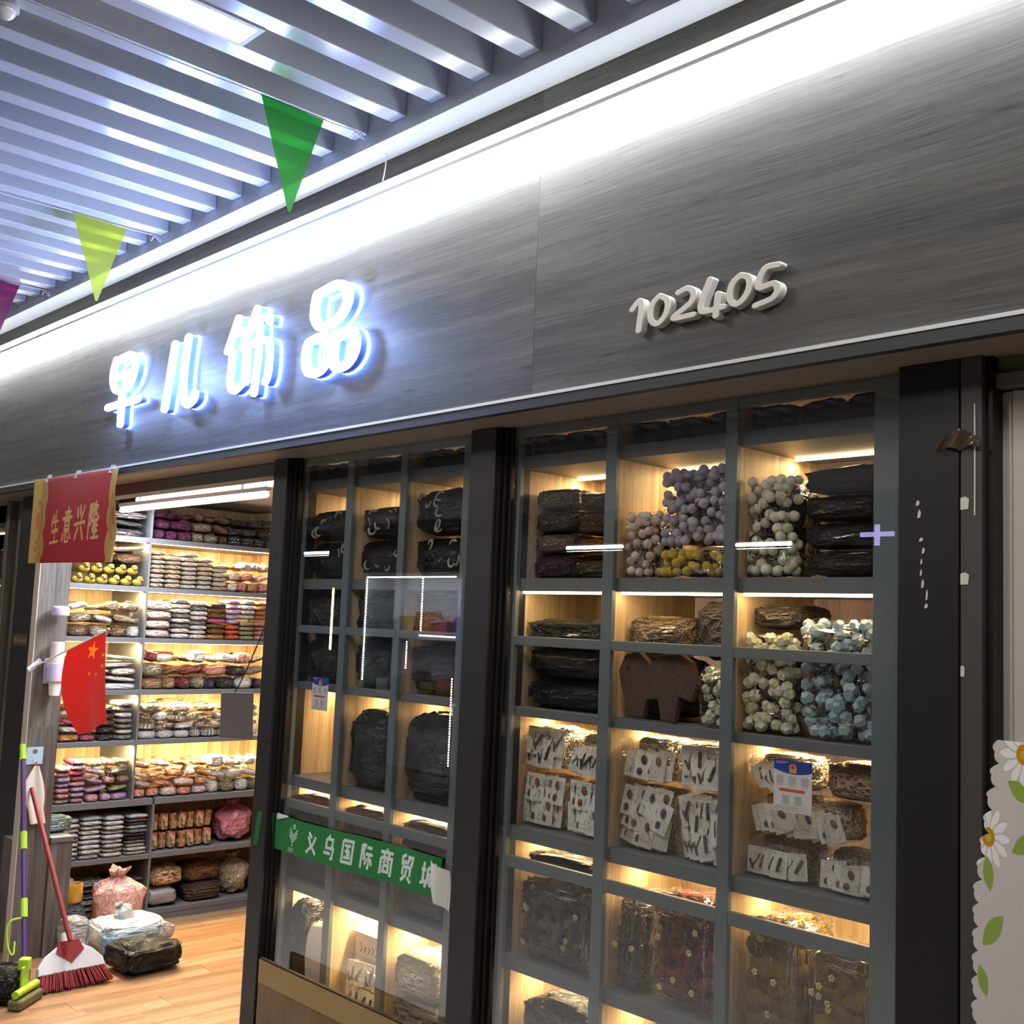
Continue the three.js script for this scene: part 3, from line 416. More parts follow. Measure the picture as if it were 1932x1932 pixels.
// ---------------------------------------------------------------- goods: crumpled bags, packets and bundles
const sgp = (v, m) => Math.sign(v) * Math.pow(Math.abs(v), m);
function lump(seed, o = {}) {
  const { e1 = 0.8, e2 = 0.45, amp = 0.06, freq = 3, nx = 22, ny = 12, pinch = 0, neck = 0, rep = [2, 1], fine = 0 } = o;
  const pos = [], uv = [], idx = [];
  for (let j = 0; j <= ny; j++) for (let i = 0; i <= nx; i++) {
    const th = -PI / 2 + 2 * PI * i / nx, ph = -PI / 2 + PI * j / ny, cp = sgp(Math.cos(ph), e1);
    let x = 0.5 * cp * sgp(Math.cos(th), e2), y = 0.5 * sgp(Math.sin(ph), e1), z = 0.5 * cp * sgp(Math.sin(th), e2);
    if (pinch) { const k = 1 - pinch * Math.pow(Math.abs(2 * x), 5); y *= k; }
    if (neck && y > 0.12) { const t = (y - 0.12) / 0.38, k = t < 0.6 ? 1 - 0.8 * t * t / 0.36 : 0.2 + 0.55 * (t - 0.6) / 0.4; x *= k * (1 + 0.2 * Math.sin(th * 5)); z *= k; }
    const q = (i % nx) / nx * 2 * PI, cx = Math.cos(q) * Math.cos(ph), cz = Math.sin(q) * Math.cos(ph), cy = Math.sin(ph);
    const n = N3(cx * freq + seed * 3.1, cy * freq + seed * 1.7, cz * freq + 5) + 0.6 * Math.abs(N3(cx * freq * 2.3 + seed, cy * freq * 2.3, cz * freq * 2.3 + 9)) + 0.35 * N3(cx * freq * 5 + 4, cy * freq * 5 + seed, cz * freq * 5);
    const r = 1 + amp * n * 1.6 + fine * (1 - 2 * Math.abs(N3(cx * 7 + seed * 2, cy * 5, cz * 7 + seed)) - Math.abs(N3(cx * 15, cy * 11 + seed, cz * 15))); pos.push(x * r, y * r, z * r); uv.push(rep[0] * i / nx, rep[1] * j / ny);
  }
  const W = nx + 1;
  for (let j = 0; j < ny; j++) for (let i = 0; i < nx; i++) { const a = j * W + i; idx.push(a, a + W, a + 1, a + 1, a + W, a + W + 1); }
  const g = new THREE.BufferGeometry(); g.setAttribute('position', new THREE.Float32BufferAttribute(pos, 3)); g.setAttribute('uv', new THREE.Float32BufferAttribute(uv, 2)); g.setIndex(idx);
  g.computeBoundingBox(); const b = g.boundingBox, s = b.getSize(new THREE.Vector3()); g.translate(-(b.min.x + b.max.x) / 2, -b.min.y, -(b.min.z + b.max.z) / 2); g.scale(1 / s.x, 1 / s.y, 1 / s.z); g.computeVertexNormals(); return g;
}
const G = {
  pillow: [1, 2, 3, 4, 5].map((s) => lump(s, { e1: 0.62, e2: 0.42, amp: 0.07, freq: 2.2, nx: 28, ny: 16, fine: 0.02 })),
  packet: [11, 12, 13, 14].map((s) => lump(s, { e1: 0.4, e2: 0.26, amp: 0.04, freq: 2.5, pinch: 0.4, nx: 24, ny: 10, fine: 0.012 })),
  roll: [21, 22, 23].map((s) => lump(s, { e1: 0.55, e2: 0.35, amp: 0.04, freq: 2, nx: 20, ny: 8 })),
  heap: [31, 32, 33, 34].map((s) => lump(s, { e1: 0.5, e2: 0.32, amp: 0.075, freq: 2.4, nx: 44, ny: 28, rep: [3, 2], fine: 0.03 })),
  sack: [41, 42, 43].map((s) => lump(s, { e1: 0.6, e2: 0.7, amp: 0.12, freq: 2.6, neck: 1, nx: 36, ny: 26, rep: [3, 2] })),
  film: [51, 52, 53, 54].map((s) => lump(s, { e1: 0.35, e2: 0.32, amp: 0.06, freq: 4, nx: 32, ny: 20, rep: [3, 2] })),
};
const wraps = {};
function wrap(hex, tex = 'mixed', rx = 2, ry = 1.5, rough = 0.2) {
  const k = [hex, tex, rx, ry, rough].join();
  return wraps[k] ??= P(hex, rough, { map: tex ? texAt(tex, rx, ry) : null, bumpMap: T.crinkle, bumpScale: 0.022, ior: 1.6 });
}
const texAts = {};
function texAt(t, x, y) { return texAts[[t, x, y]] ??= again(T[t], x, y); }
// a frame: u along the shelf, v up, w back from its front edge
const FW = { at: (u, v, w) => [-5.81 - w, v, -u], ry: PI / 2 }, FS = { at: (u, v, w) => [u, v, -0.202 - w], ry: 0 };
function put(f, kind, i, mat, u, v, w, W, H, D, name, label, cat, group, tilt = 0, turn = 0, parent) {
  const gs = G[kind], g = gs[i % gs.length];
  const m = shade(new THREE.Mesh(g, mat)); m.name = numbered(name); m.position.set(...f.at(u, v, w)); m.rotation.set(0, f.ry + turn, tilt); m.rotation.order = 'YXZ'; m.scale.set(W, H, D);
  scene.add(m); return tag(m, label, cat, group);
}
const ORD = ['first', 'second', 'third', 'fourth', 'fifth', 'sixth', 'seventh', 'eighth', 'ninth', 'tenth', 'eleventh', 'twelfth'];
const wordOf = (m, w) => (m.userData.word ? m.userData.word + ' ' : '') + w;
// columns of packets lying one on another; what + where make the label
function stack(f, kind, u0, u1, cols, layers, v0, h, D, mats, name, what, where, cat, group, seed) {
  const r = rng(seed), W = (u1 - u0) / cols;
  for (let c = 0; c < cols; c++) { let v = v0; const n = typeof layers === 'number' ? layers : layers[c];
    for (let k = 0; k < n; k++) { const H = h * (0.92 + 0.16 * r()), m = mats[Math.floor(r() * mats.length)], turn = (r() - 0.5) * 0.05, i = Math.floor(r() * 5);
      put(f, kind, i, m, u0 + W * (c + 0.5), v, 0.016 + D / 2 - 0.014 * r(), W - 0.003 - D * Math.abs(Math.sin(turn)), H * 0.985, D, name, `${wordOf(m, what)}, ${ORD[k]} from the bottom${cols > 1 ? ' of ' + ORD[c] + ' stack' : ''}, ${where}`, cat, group, 0, turn); v += H; } }
}
// loose heap: two layers of soft bags in uneven rows, each bag in its own slot
function heap(f, u0, u1, rows, per, v0, H, D, mats, name, what, where, cat, group, seed, kind = 'pillow', tiltA = 0.16) {
  const r = rng(seed);
  for (let lay = 0; lay < 2; lay++) { let v = v0; const d = D * 0.62, w0 = 0.006 + lay * (d + 0.034);
    for (let k = 0; k < rows; k++) {
      const n = Math.max(1, per + ((k + lay) % 2 && per > 2 ? -1 : 0)), ws = Array.from({ length: n }, () => 0.7 + 0.6 * r()), sum = ws.reduce((p, q) => p + q, 0), last = k === rows - 1; let u = u0;
      for (let i = 0; i < n; i++) {
        const W = (u1 - u0) * ws[i] / sum, m = mats[Math.floor(r() * mats.length)], turn = (r() - 0.5) * 0.3, w = W - 0.003 - d * Math.abs(Math.sin(turn)), tilt = k ? (r() - 0.5) * tiltA * 2 : 0, sag = Math.min(H * 0.2, Math.abs(Math.sin(tilt)) * w * 0.5), hh = H * (last ? 0.6 + 0.5 * r() : 0.84 + 0.14 * r()), kd = last && r() < 0.35 && kind !== 'packet' && kind !== 'roll' ? 'sack' : kind;
        put(f, kd, Math.floor(r() * 5), m, u + W / 2, v + sag, w0 + d / 2 + 0.012 * r(), w, hh - sag * 2, d, name, `${wordOf(m, what)}, ${ORD[k]} row${lay ? ' behind' : ''}, ${ORD[i]} from left, ${where}`, cat, group, Math.asin(Math.min(0.5, 2 * sag / w)) * Math.sign(tilt), turn); u += W; }
      v += H; } }
}
// ---------------------------------------------------------------- shelf wall on the left inside the shop
const WT = [2.046, 1.780, 1.505, 1.228, 0.962, 0.65, 0.358, 0.06];
{
  const t = thing('wall_shelf', 'tall shelf unit of grey boards filled with wrapped goods along the left wall', 'shelf', [0, 0, 0]);
  const z = (u) => -u;
  WT.forEach((y, k) => { const th = k === 5 ? 0.034 : 0.026, x0 = -6.24;
    const segs = k < 5 ? [[0.21, 0.744], [0.756, 1.62], [1.634, 2.6]] : [[0.21, 0.868], [0.882, 1.62], [1.634, 2.6]];
    for (const [a, b] of segs) slab(t, 'shelf_board', M.board, x0, -5.81, y - th, y, z(b), z(a), 0.0015); });
  for (const [u, lo, hi] of [[0.75, 0.651, 2.28], [0.875, 0.06, 0.615]]) slab(t, 'divider', M.board, -6.24, -5.808, lo, hi, z(u + 0.0065), z(u - 0.0055), 0.001);
  slab(t, 'divider', M.oak, -6.24, -5.808, 0.06, 2.28, z(1.6335), z(1.6205)); slab(t, 'side_panel', M.greyOak, -6.24, -5.81, 0, 2.28, z(0.2095), z(0.195)); slab(t, 'side_panel', M.oak, -6.24, -5.81, 0, 2.28, z(2.615), z(2.601));
  slab(t, 'back_panel', M.oak, -6.27, -6.241, 0, 2.28, z(2.6), z(0.21)); slab(t, 'kickboard', M.boardDark, -5.84, -5.812, 0, 0.033, z(2.6), z(0.21));
  [2.046, 1.78, 1.505, 1.228, 0.962].forEach((y) => { for (const [a, b] of [[0.33, 0.735], [0.77, 1.61]]) {
    slab(t, 'led_strip_light', M.ledWarm, -5.852, -5.844, y - 0.0275, y - 0.0262, z(b), z(a));
    areaLight(WARM, LEVEL.wallShelf, b - a, 0.008, [-5.848, y - 0.0285, z((a + b) / 2)], [-5.9, y - 0.3, z((a + b) / 2)]); } });
}
{
  const A0 = 0.34, A1 = 0.735, B0 = 0.765, B1 = 1.52;
  const mk = (word, ...a) => { const m = wrap(...a); m.userData.word = word; return m; };
  const gold = mk('tan', 0xcbb592, 'mixed'), cream = mk('cream', 0xe8e0d2, 'folds'), beige = mk('beige', 0xd2c2aa, 'folds', 3, 1), beigeF = mk('beige printed', 0xdccfba, 'floral', 2, 1), brown = mk('brown', 0x94683f, 'mixed'), dark = mk('blackish', 0x4a3e3c, 'mixed'), silver = mk('silvery', 0xe2dcd4, 'folds', 3, 2, 0.18), pink = mk('pink', 0xe0a0a0, 'folds'), rose = mk('rose red', 0xc05870, 'folds'), lilac = mk('lilac', 0xcdb0cc, 'folds'), red = mk('red', 0x9a3a34, 'mixed'), floral = mk('flowered', 0xffffff, 'floral', 2, 1.5), ging = mk('gingham', 0xffffff, 'gingham', 2, 1.2), dots = mk('polka dot', 0xffffff, 'dots', 1.6, 1), stripe = mk('striped', 0xffffff, 'stripe', 1, 1), purple = mk('purple', 0x8a3a6a, 'mixed', 3, 2), orange = mk('orange', 0xd08a48, 'folds'), coral = mk('coral', 0xe0603c, 'folds'), olive = mk('olive', 0xa8a070, 'folds'), pale = mk('pale pink', 0xe8cfc0, 'folds'), grey = mk('grey', 0xaaa6a0, 'mixed'), kraft = mk('kraft', 0xa87e54, 'folds', 2, 1, 0.4), salmon = mk('salmon', 0xd89080, 'folds'), white = mk('white', 0xeae6de, 'folds', 3, 1), violet = mk('violet', 0x4a3a58, 'mixed'), pinkF = mk('pink flowered', 0xe8b0a0, 'floral', 2, 1), yellow = mk('yellowish', 0xc6b98e, 'mixed'), cocoa = mk('cocoa', 0x584a40, 'mixed');
  let v = WT[0] + 0.001;
  heap(FW, A0, A1, 4, 2, v, 0.046, 0.2, [stripe, dark], 'hair_band_bag', 'hair band bag', 'top shelf behind the poster', 'bag', 'striped bags on the top shelf', 101, 'packet');
  heap(FW, B0, 1.0, 3, 3, v, 0.056, 0.15, [purple], 'berry_hair_tie_bag', 'berry hair tie bag', 'left end of top shelf', 'bag', 'purple bags on the top shelf', 102, 'heap');
  heap(FW, 1.005, 1.225, 3, 3, v, 0.058, 0.14, [kraft, brown, gold], 'brown_wrapped_bag', 'crinkled bag', 'middle of top shelf', 'bag', 'brown bags on the top shelf', 103, 'heap', 0.5);
  heap(FW, 1.23, 1.52, 3, 4, v, 0.055, 0.14, [dots], 'polka_dot_bag', 'black bag', 'right end of top shelf', 'bag', 'polka dot bags on the top shelf', 104, 'heap');
  v = WT[1] + 0.001;
  { const yel = S(0xe6c83c, 0.8, { map: texAt('fleece', 2, 2) }), pinkm = S(0xd05a70, 0.6), eye = M.black, body = lump(61, { e1: 1, e2: 0.9, amp: 0.05, nx: 14, ny: 9 }), ball = new THREE.SphereGeometry(0.5, 12, 8); const r = rng(66);
    for (let k = 0; k < 11; k++) { const row = k < 6 ? 0 : 1, i = row ? k - 6 : k, u = A0 + 0.034 + i * 0.066 + row * 0.033; const t = thing('plush_duck', `yellow plush duck, ${ORD[i]} from left in the ${row ? 'upper' : 'lower'} row below the red poster`, 'plush toy', FW.at(u, v + row * 0.058, 0.033), PI / 2 + (r() - 0.5) * 0.5, 'yellow plush ducks');
      part(t, 'body', body, yel, [0, 0, 0], [0, 0, 0], [0.06, 0.04, 0.042]); part(t, 'head', ball, yel, [0.01, 0.037, 0.008], [0, 0, 0], 0.036); part(t, 'beak', ball, pinkm, [0.012, 0.033, 0.027], [0, 0, 0], [0.018, 0.008, 0.014]); part(t, 'eye', ball, eye, [0.02, 0.042, 0.021], [0, 0, 0], 0.006); part(t, 'eye', ball, eye, [0.003, 0.042, 0.024], [0, 0, 0], 0.006); } }
  heap(FW, A0, A1, 2, 3, v + 0.118, 0.056, 0.16, [brown, gold, dark], 'hair_bow_bag', 'bow bag', 'lying over the plush ducks', 'bag', 'bags over the plush ducks', 105, 'heap');
  stack(FW, 'packet', B0, 1.24, 5, [8, 7, 8, 7, 6], v, 0.0255, 0.2, [beige, beigeF, beige], 'flat_packet', 'flat packet', 'second shelf', 'packet', 'beige packets on the second shelf', 106);
  heap(FW, 1.245, 1.52, 3, 4, v, 0.06, 0.14, [pinkF, pale, salmon], 'pinkish_packet', 'packet', 'right of the beige stacks', 'packet', 'pinkish packets on the second shelf', 108, 'pillow', 0.5);
  v = WT[2] + 0.001;
  heap(FW, A0, A1, 3, 4, v, 0.066, 0.15, [gold, brown, cream, gold], 'gold_brown_bag', 'crinkled bag', 'shelf above the flag', 'bag', 'golden brown bags on the third shelf', 109, 'heap', 0.4);
  stack(FW, 'pillow', B0, 0.92, 1, 4, v, 0.052, 0.18, [cream, floral], 'plump_bag', 'plump bag', 'left end of third shelf', 'bag', 'plump bags on the third shelf', 110);
  stack(FW, 'packet', 0.922, 1.13, 2, [8, 8], v, 0.027, 0.18, [grey, floral, silver], 'patterned_packet', 'patterned packet', 'third shelf', 'packet', 'patterned packets on the third shelf', 111);
  stack(FW, 'packet', 1.132, 1.248, 1, 7, v, 0.03, 0.18, [rose, brown, dark, orange, floral], 'mixed_colour_packet', 'packet', 'beside the patterned packets', 'packet', 'mixed packets on the third shelf', 112);
  for (const [u, lo, hi, nl, nh, wl, wh] of [[1.25, coral, lilac, 3, 5, 'under the lilac rolls', 'over the coral rolls'], [1.345, olive, silver, 4, 4, 'under the silvery rolls', 'over the olive rolls'], [1.437, salmon, orange, 4, 4, 'under the orange rolls', 'over the salmon rolls']]) {
    stack(FW, 'roll', u, u + 0.09, 1, nl, v, 0.0275, 0.16, [lo], 'cloth_roll', 'cloth roll', wl, 'roll', 'cloth rolls on the third shelf', 113 + u * 100); stack(FW, 'roll', u, u + 0.09, 1, nh, v + nl * 0.0298, 0.0275, 0.16, [hi], 'cloth_roll', 'cloth roll', wh, 'roll', 'cloth rolls on the third shelf', 213 + u * 100); }
  v = WT[3] + 0.001;
  heap(FW, A0, A1, 5, 2, v, 0.038, 0.18, [cream, silver, white], 'cloth_bag', 'flat bag', 'pile behind the flag', 'bag', 'white bags behind the flag', 119, 'packet');
  heap(FW, B0, 1.14, 3, 4, v, 0.071, 0.15, [red, brown, gold, cream, kraft], 'red_brown_bag', 'crinkled bag', 'left of fourth shelf', 'bag', 'red and brown bags on the fourth shelf', 120, 'heap', 0.5);
  heap(FW, 1.145, 1.52, 3, 4, v, 0.07, 0.15, [dark, violet, gold, salmon, cream], 'dark_violet_bag', 'crinkled bag', 'right of fourth shelf', 'bag', 'dark bags on the fourth shelf', 121, 'heap', 0.5);
  v = WT[4] + 0.001;
  heap(FW, A0, 0.545, 5, 2, v, 0.042, 0.17, [rose, red, pale, orange], 'red_pink_bag', 'bag', 'pile below the flag', 'bag', 'red and pink bags below the flag', 122);
  stack(FW, 'roll', 0.548, 0.64, 1, 5, v, 0.036, 0.16, [dark, cocoa], 'dark_roll', 'roll', 'left of the grey rolls, fifth shelf', 'roll', 'dark rolls on the fifth shelf', 123);
  stack(FW, 'roll', 0.643, 0.735, 1, 7, v, 0.029, 0.16, [grey, silver], 'grey_roll', 'roll', 'against the divider, fifth shelf', 'roll', 'grey rolls on the fifth shelf', 124);
  heap(FW, B0, 1.5, 3, 8, v, 0.047, 0.13, [ging, ging, white], 'gingham_bag', 'bag', 'fifth shelf right of the divider', 'bag', 'gingham bags', 125, 'heap', 0.4);
  heap(FW, B0, 1.5, 1, 5, v + 0.1385, 0.06, 0.16, [cream, gold], 'cream_round_bag', 'round bag', 'on top of the gingham bags', 'bag', 'cream bags over the gingham', 126);
  v = WT[5] + 0.001;
  stack(FW, 'roll', A0 - 0.08, 0.5, 3, [8, 7, 8], v, 0.027, 0.16, [pink, rose, lilac, pale], 'pink_roll', 'roll', 'on the thick shelf', 'roll', 'pink rolls on the thick shelf', 127);
  heap(FW, 0.505, 0.735, 5, 3, v, 0.044, 0.14, [olive, pink, kraft, lilac, grey], 'pastel_packet', 'packet', 'thick shelf by the divider', 'packet', 'pastel packets on the thick shelf', 128, 'roll', 0.5);
  heap(FW, B0, 1.2, 4, 5, v, 0.05, 0.15, [pinkF, floral, pale, pinkF], 'pink_floral_bag', 'plump bag', 'thick shelf right of divider', 'bag', 'pink floral bags', 129, 'pillow', 0.4);
  heap(FW, 1.205, 1.52, 3, 4, v, 0.07, 0.14, [yellow, silver, cream], 'yellow_clear_bag', 'clear bag', 'right end of thick shelf', 'bag', 'yellowish bags on the thick shelf', 130, 'heap', 0.3);
  v = WT[6] + 0.001;
  stack(FW, 'packet', 0.37, 0.73, 3, [9, 9, 9], v, 0.0235, 0.2, [silver, white, white, silver], 'card_packet', 'packet', 'below the thick shelf', 'packet', 'white packets below the thick shelf', 131);
  stack(FW, 'packet', 0.735, 0.862, 1, 11, v, 0.019, 0.2, [dark, silver, grey], 'thin_packet', 'thin packet', 'against the lower divider', 'packet', 'thin packets below the thick shelf', 132);
  { const cardm = S(0xc8ad90, 0.6, { map: texAt('floral', 1, 1) }), r = rng(133); for (let k = 0; k < 14; k++) { const row = k < 7 ? 0 : 1, i = k % 7; solo('kraft_card_packet', `brown kraft card packet, ${ORD[i]} from left in the ${row ? 'upper' : 'lower'} row by the pink bag`, 'packet', RB(0.036, 0.085, 0.09, 0.004), [cardm, kraft][k % 2], FW.at(0.915 + i * 0.053, v + 0.051 + row * 0.1, 0.075 + 0.03 * r()), [0, PI / 2 + 0.15 * (r() - 0.5), (r() - 0.5) * 0.3], undefined, 'kraft card packets'); } }
  put(FW, 'sack', 1, wrap(0xd88a98, 'folds', 2, 2, 0.18), 1.42, v, 0.14, 0.24, 0.24, 0.22, 'pink_plastic_bag', 'plump pink plastic bag at the right of the lower shelf', 'bag');
  v = WT[7] + 0.001;
  stack(FW, 'packet', 0.3, 0.86, 3, [7, 6, 6], v, 0.03, 0.2, [silver, dark, grey], 'bottom_packet', 'packet', 'bottom shelf behind floor bags', 'packet', 'packets on the bottom shelf', 134);
  put(FW, 'pillow', 0, S(0x8d8a86, 0.4), 0.985, v, 0.12, 0.17, 0.1, 0.2, 'grey_plastic_bag', 'smooth grey plastic bag on the bottom shelf', 'bag');
  put(FW, 'pillow', 2, wrap(0xc8b494, 'floral', 1, 1), 1.0, v + 0.102, 0.12, 0.2, 0.11, 0.2, 'beige_printed_bag', 'beige bag lying on the grey bag on the bottom shelf', 'bag');
  put(FW, 'heap', 2, wrap(0xc9b8a8, 'stripe', 1, 1, 0.15), 1.23, v, 0.12, 0.22, 0.1, 0.2, 'striped_clear_bag', 'clear bag with brown stripes on the bottom shelf', 'bag');
  put(FW, 'sack', 0, wrap(0xb8a890, 'folds', 2, 2, 0.12), 1.45, v, 0.14, 0.19, 0.24, 0.2, 'silver_clear_bag', 'shiny clear bag at the right end of the bottom shelf', 'bag');
  put(FW, 'heap', 1, brown, 1.225, v + 0.102, 0.14, 0.22, 0.1, 0.18, 'brown_clear_bag', 'brown bag lying on the striped bag on the bottom shelf', 'bag');
}
// ---------------------------------------------------------------- window shelves
function windowShelf(x0, x1, xs, label, backs, leds, level) {
  const t = thing('window_shelf', label, 'shelf', [0, 0, 0]);
  for (const [y, th] of [[2.134, 0.036], [1.786, 0.036], [1.428, 0.025], [1.103, 0.036], [0.757, 0.036], [0.4, 0.03]]) for (let k = 0; k + 1 < xs.length; k++) slab(t, 'shelf_board', M.boardDark, xs[k] + 0.0095, xs[k + 1] - 0.0095, y - th, y, -0.54, -0.2015, 0.0015);
  xs.forEach((x, k) => slab(t, 'divider', M.oak, x - 0.009, x + 0.009, 0, 2.21, -0.54, -0.2015));
  for (const [a, b, y0, y1] of backs) slab(t, 'back_panel', M.oak, a, b, y0, y1, -0.555, -0.541);
  slab(t, 'plinth', M.boardDark, x0, x1, 0, 0.03, -0.53, -0.21);
  for (const [y, z, q = 1] of leds) for (let k = 0; k + 1 < xs.length; k++) {
    slab(t, 'led_strip_light', M.ledWarm, xs[k] + 0.02, xs[k + 1] - 0.02, y - 0.006, y, z - 0.005, z + 0.005);
    areaLight(WARM, LEVEL.shelf * level * q, xs[k + 1] - xs[k] - 0.04, 0.009, [(xs[k] + xs[k + 1]) / 2, y - 0.008, z], [(xs[k] + xs[k + 1]) / 2, 0, z]);
  }
}
const RX = [-2.335, -1.966, -1.585, -1.19], LX = [-3.45, -3.147, -2.852, -2.53];
windowShelf(-2.345, -1.18, RX, 'shelf unit with warm strip lights behind the right window', [[-2.34, -1.18, 0.03, 1.1], [-2.34, -1.966, 1.1, 2.2]], [[2.0975, -0.43], [1.7495, -0.222, 0.16], [1.4025, -0.34], [1.0665, -0.34], [0.7205, -0.34]], 1);
windowShelf(-3.46, -2.52, LX, 'shelf unit with warm strip lights behind the left window', [[-3.46, -2.52, 0.03, 2.2]], [[2.0975, -0.43], [1.4025, -0.36], [1.0665, -0.3, 2.5], [0.7205, -0.3, 3]], 0.6);
const SV = { top: 2.135, a: 1.787, b: 1.429, c: 1.104, d: 0.758, e: 0.401 };
// ---------------------------------------------------------------- bags of pompom hair ties
const facet = new THREE.DodecahedronGeometry(0.53, 0), round = new THREE.SphereGeometry(0.5, 12, 9), loopG = new THREE.TorusGeometry(0.5, 0.07, 5, 14);
function pompomBag(name, label, group, u0, u1, v0, v1, D, r0, geo, cols, seed, loopCol = 0x2a2020, tight = 0.96) {
  const r = rng(seed), W = u1 - u0, H = v1 - v0, t = thing(name, label, 'bag', FS.at((u0 + u1) / 2, v0, 0.004 + D / 2), 0, group);
  const mats = cols.map((c) => S(c, 0.75)), lm = S(loopCol, 0.6);
  const nx = Math.max(2, Math.floor(W / (r0 * 1.02))), ny = Math.max(2, Math.floor(H / (r0 * tight)));
  let n = 0;
  for (let lay = 0; lay < 2; lay++) for (let j = 0; j < ny; j++) for (let i = 0; i < nx; i++) {
    if (r() < (lay ? 0.35 : 0.12) || n > 280) continue;
    const x = -W / 2 + W * (i + 0.5 + (j % 2 ? 0.22 : -0.22)) / nx + (r() - 0.5) * r0 * 0.9, y = Math.max(r0 * 0.62, Math.min(H - r0 * 0.62, r0 * 0.6 + (H - r0 * 1.2) * j / (ny - 1 || 1) + (r() - 0.5) * r0 * 0.9));
    const edge = 1 - Math.pow(Math.abs(2 * x / W), 4) * 0.18, z = (D / 2 - r0 * 0.62) * edge - lay * r0 * 0.85 - r() * r0 * 0.3;
    part(t, 'pompom', geo, mats[Math.floor(r() * mats.length)], [Math.max(-W / 2 + r0 * 0.6, Math.min(W / 2 - r0 * 0.6, x)), y, z], [r() * 3, r() * 3, r() * 3], r0 * (0.92 + 0.16 * r())); n++;
  }
  for (let k = 0; k < Math.floor(nx * ny * 0.35); k++) part(t, 'elastic_loop', loopG, lm, [(r() - 0.5) * (W - 2.2 * r0), r0 * 1.1 + r() * (H - 2.2 * r0), D / 2 - r0 * (0.85 + 0.4 * r())], [(r() - 0.5) * 1.5, (r() - 0.5) * 1.5, r() * 3], r0 * (1.1 + 0.5 * r()));
  part(t, 'backing', G.film[seed % 4], wrap(new THREE.Color(loopCol).getHex(), 'mixed', 3, 2), [0, 0.004, -D * 0.12], [0, 0, 0], [W * 0.92, H * 0.93, D * 0.5]);
  part(t, 'film', G.film[seed % 4], M.film, [0, 0.0005, 0], [0, 0, 0], [W, H, D]);
  return t;
}
// scrunchies: ruffled rings in a clear bag
function ruffle(seed) { const g = new THREE.TorusGeometry(0.34, 0.17, 8, 22), p = g.attributes.position; for (let i = 0; i < p.count; i++) { const a = Math.atan2(p.getY(i), p.getX(i)), k = 1 + 0.14 * Math.sin(a * 9 + seed) + 0.1 * N3(p.getX(i) * 5, p.getY(i) * 5, seed); p.setXYZ(i, p.getX(i) * k, p.getY(i) * k, p.getZ(i) * (1.2 + 0.25 * Math.sin(a * 7))); } g.computeVertexNormals(); return g; }
const ruffles = [ruffle(1), ruffle(4), ruffle(8)], blobs = [71, 72, 73].map((s) => lump(s, { e1: 1, e2: 0.9, amp: 0.12, nx: 16, ny: 10 }).translate(0, -0.5, 0));
const flowerG = (() => { const a = []; for (let k = 0; k < 5; k++) a.push(new THREE.SphereGeometry(0.24, 6, 5).translate(0.3 * Math.cos(k * 1.2566), 0.3 * Math.sin(k * 1.2566), 0)); return mergeGeometries(a); })();
function scrunchieBag(label, group, u0, u1, v0, v1, D, s, hex, seed, flowers = 0, shapes = ruffles) {
  const r = rng(seed), W = u1 - u0, H = v1 - v0, t = thing('scrunchie_bag', label, 'bag', FS.at((u0 + u1) / 2, v0, 0.004 + D / 2), 0, group), mats = hex.map((c) => S(c, 0.85, { map: texAt('fleece', 2, 1) }));
  const nx = Math.max(2, Math.round(W / (s * 0.8))), ny = Math.max(2, Math.round(H / (s * 0.75)));
  for (let j = 0; j < ny; j++) for (let i = 0; i < nx; i++) part(t, 'scrunchie', shapes[Math.floor(r() * 3)], mats[Math.floor(r() * mats.length)], [-W / 2 + s * 0.68 + (W - s * 1.36) * Math.max(0, Math.min(1, (i + (j % 2 ? 0.2 : -0.2)) / (nx - 1))), s * 0.68 + (H - s * 1.36) * j / (ny - 1), D / 2 - s * 0.6 - r() * s * 0.3], [(r() - 0.5) * 1.6, (r() - 0.5) * 1.6, r() * 3], s * (0.95 + 0.25 * r()));
  for (let k = 0; k < flowers; k++) part(t, 'flower_charm', flowerG, S(0xcfc08a, 0.4, { metalness: 0.4 }), [(r() - 0.5) * W * 0.8, s * 0.4 + r() * (H - s), D / 2 - 0.008], [0, 0, r()], 0.016);
  part(t, 'backing', G.film[seed % 4], wrap(hex[0], 'mixed', 3, 2), [0, 0.004, -D * 0.12], [0, 0, 0], [W * 0.93, H * 0.94, D * 0.55]);
  part(t, 'film', G.film[(seed + 1) % 4], M.film, [0, 0.0005, 0], [0, 0, 0], [W, H, D]); return t;
}
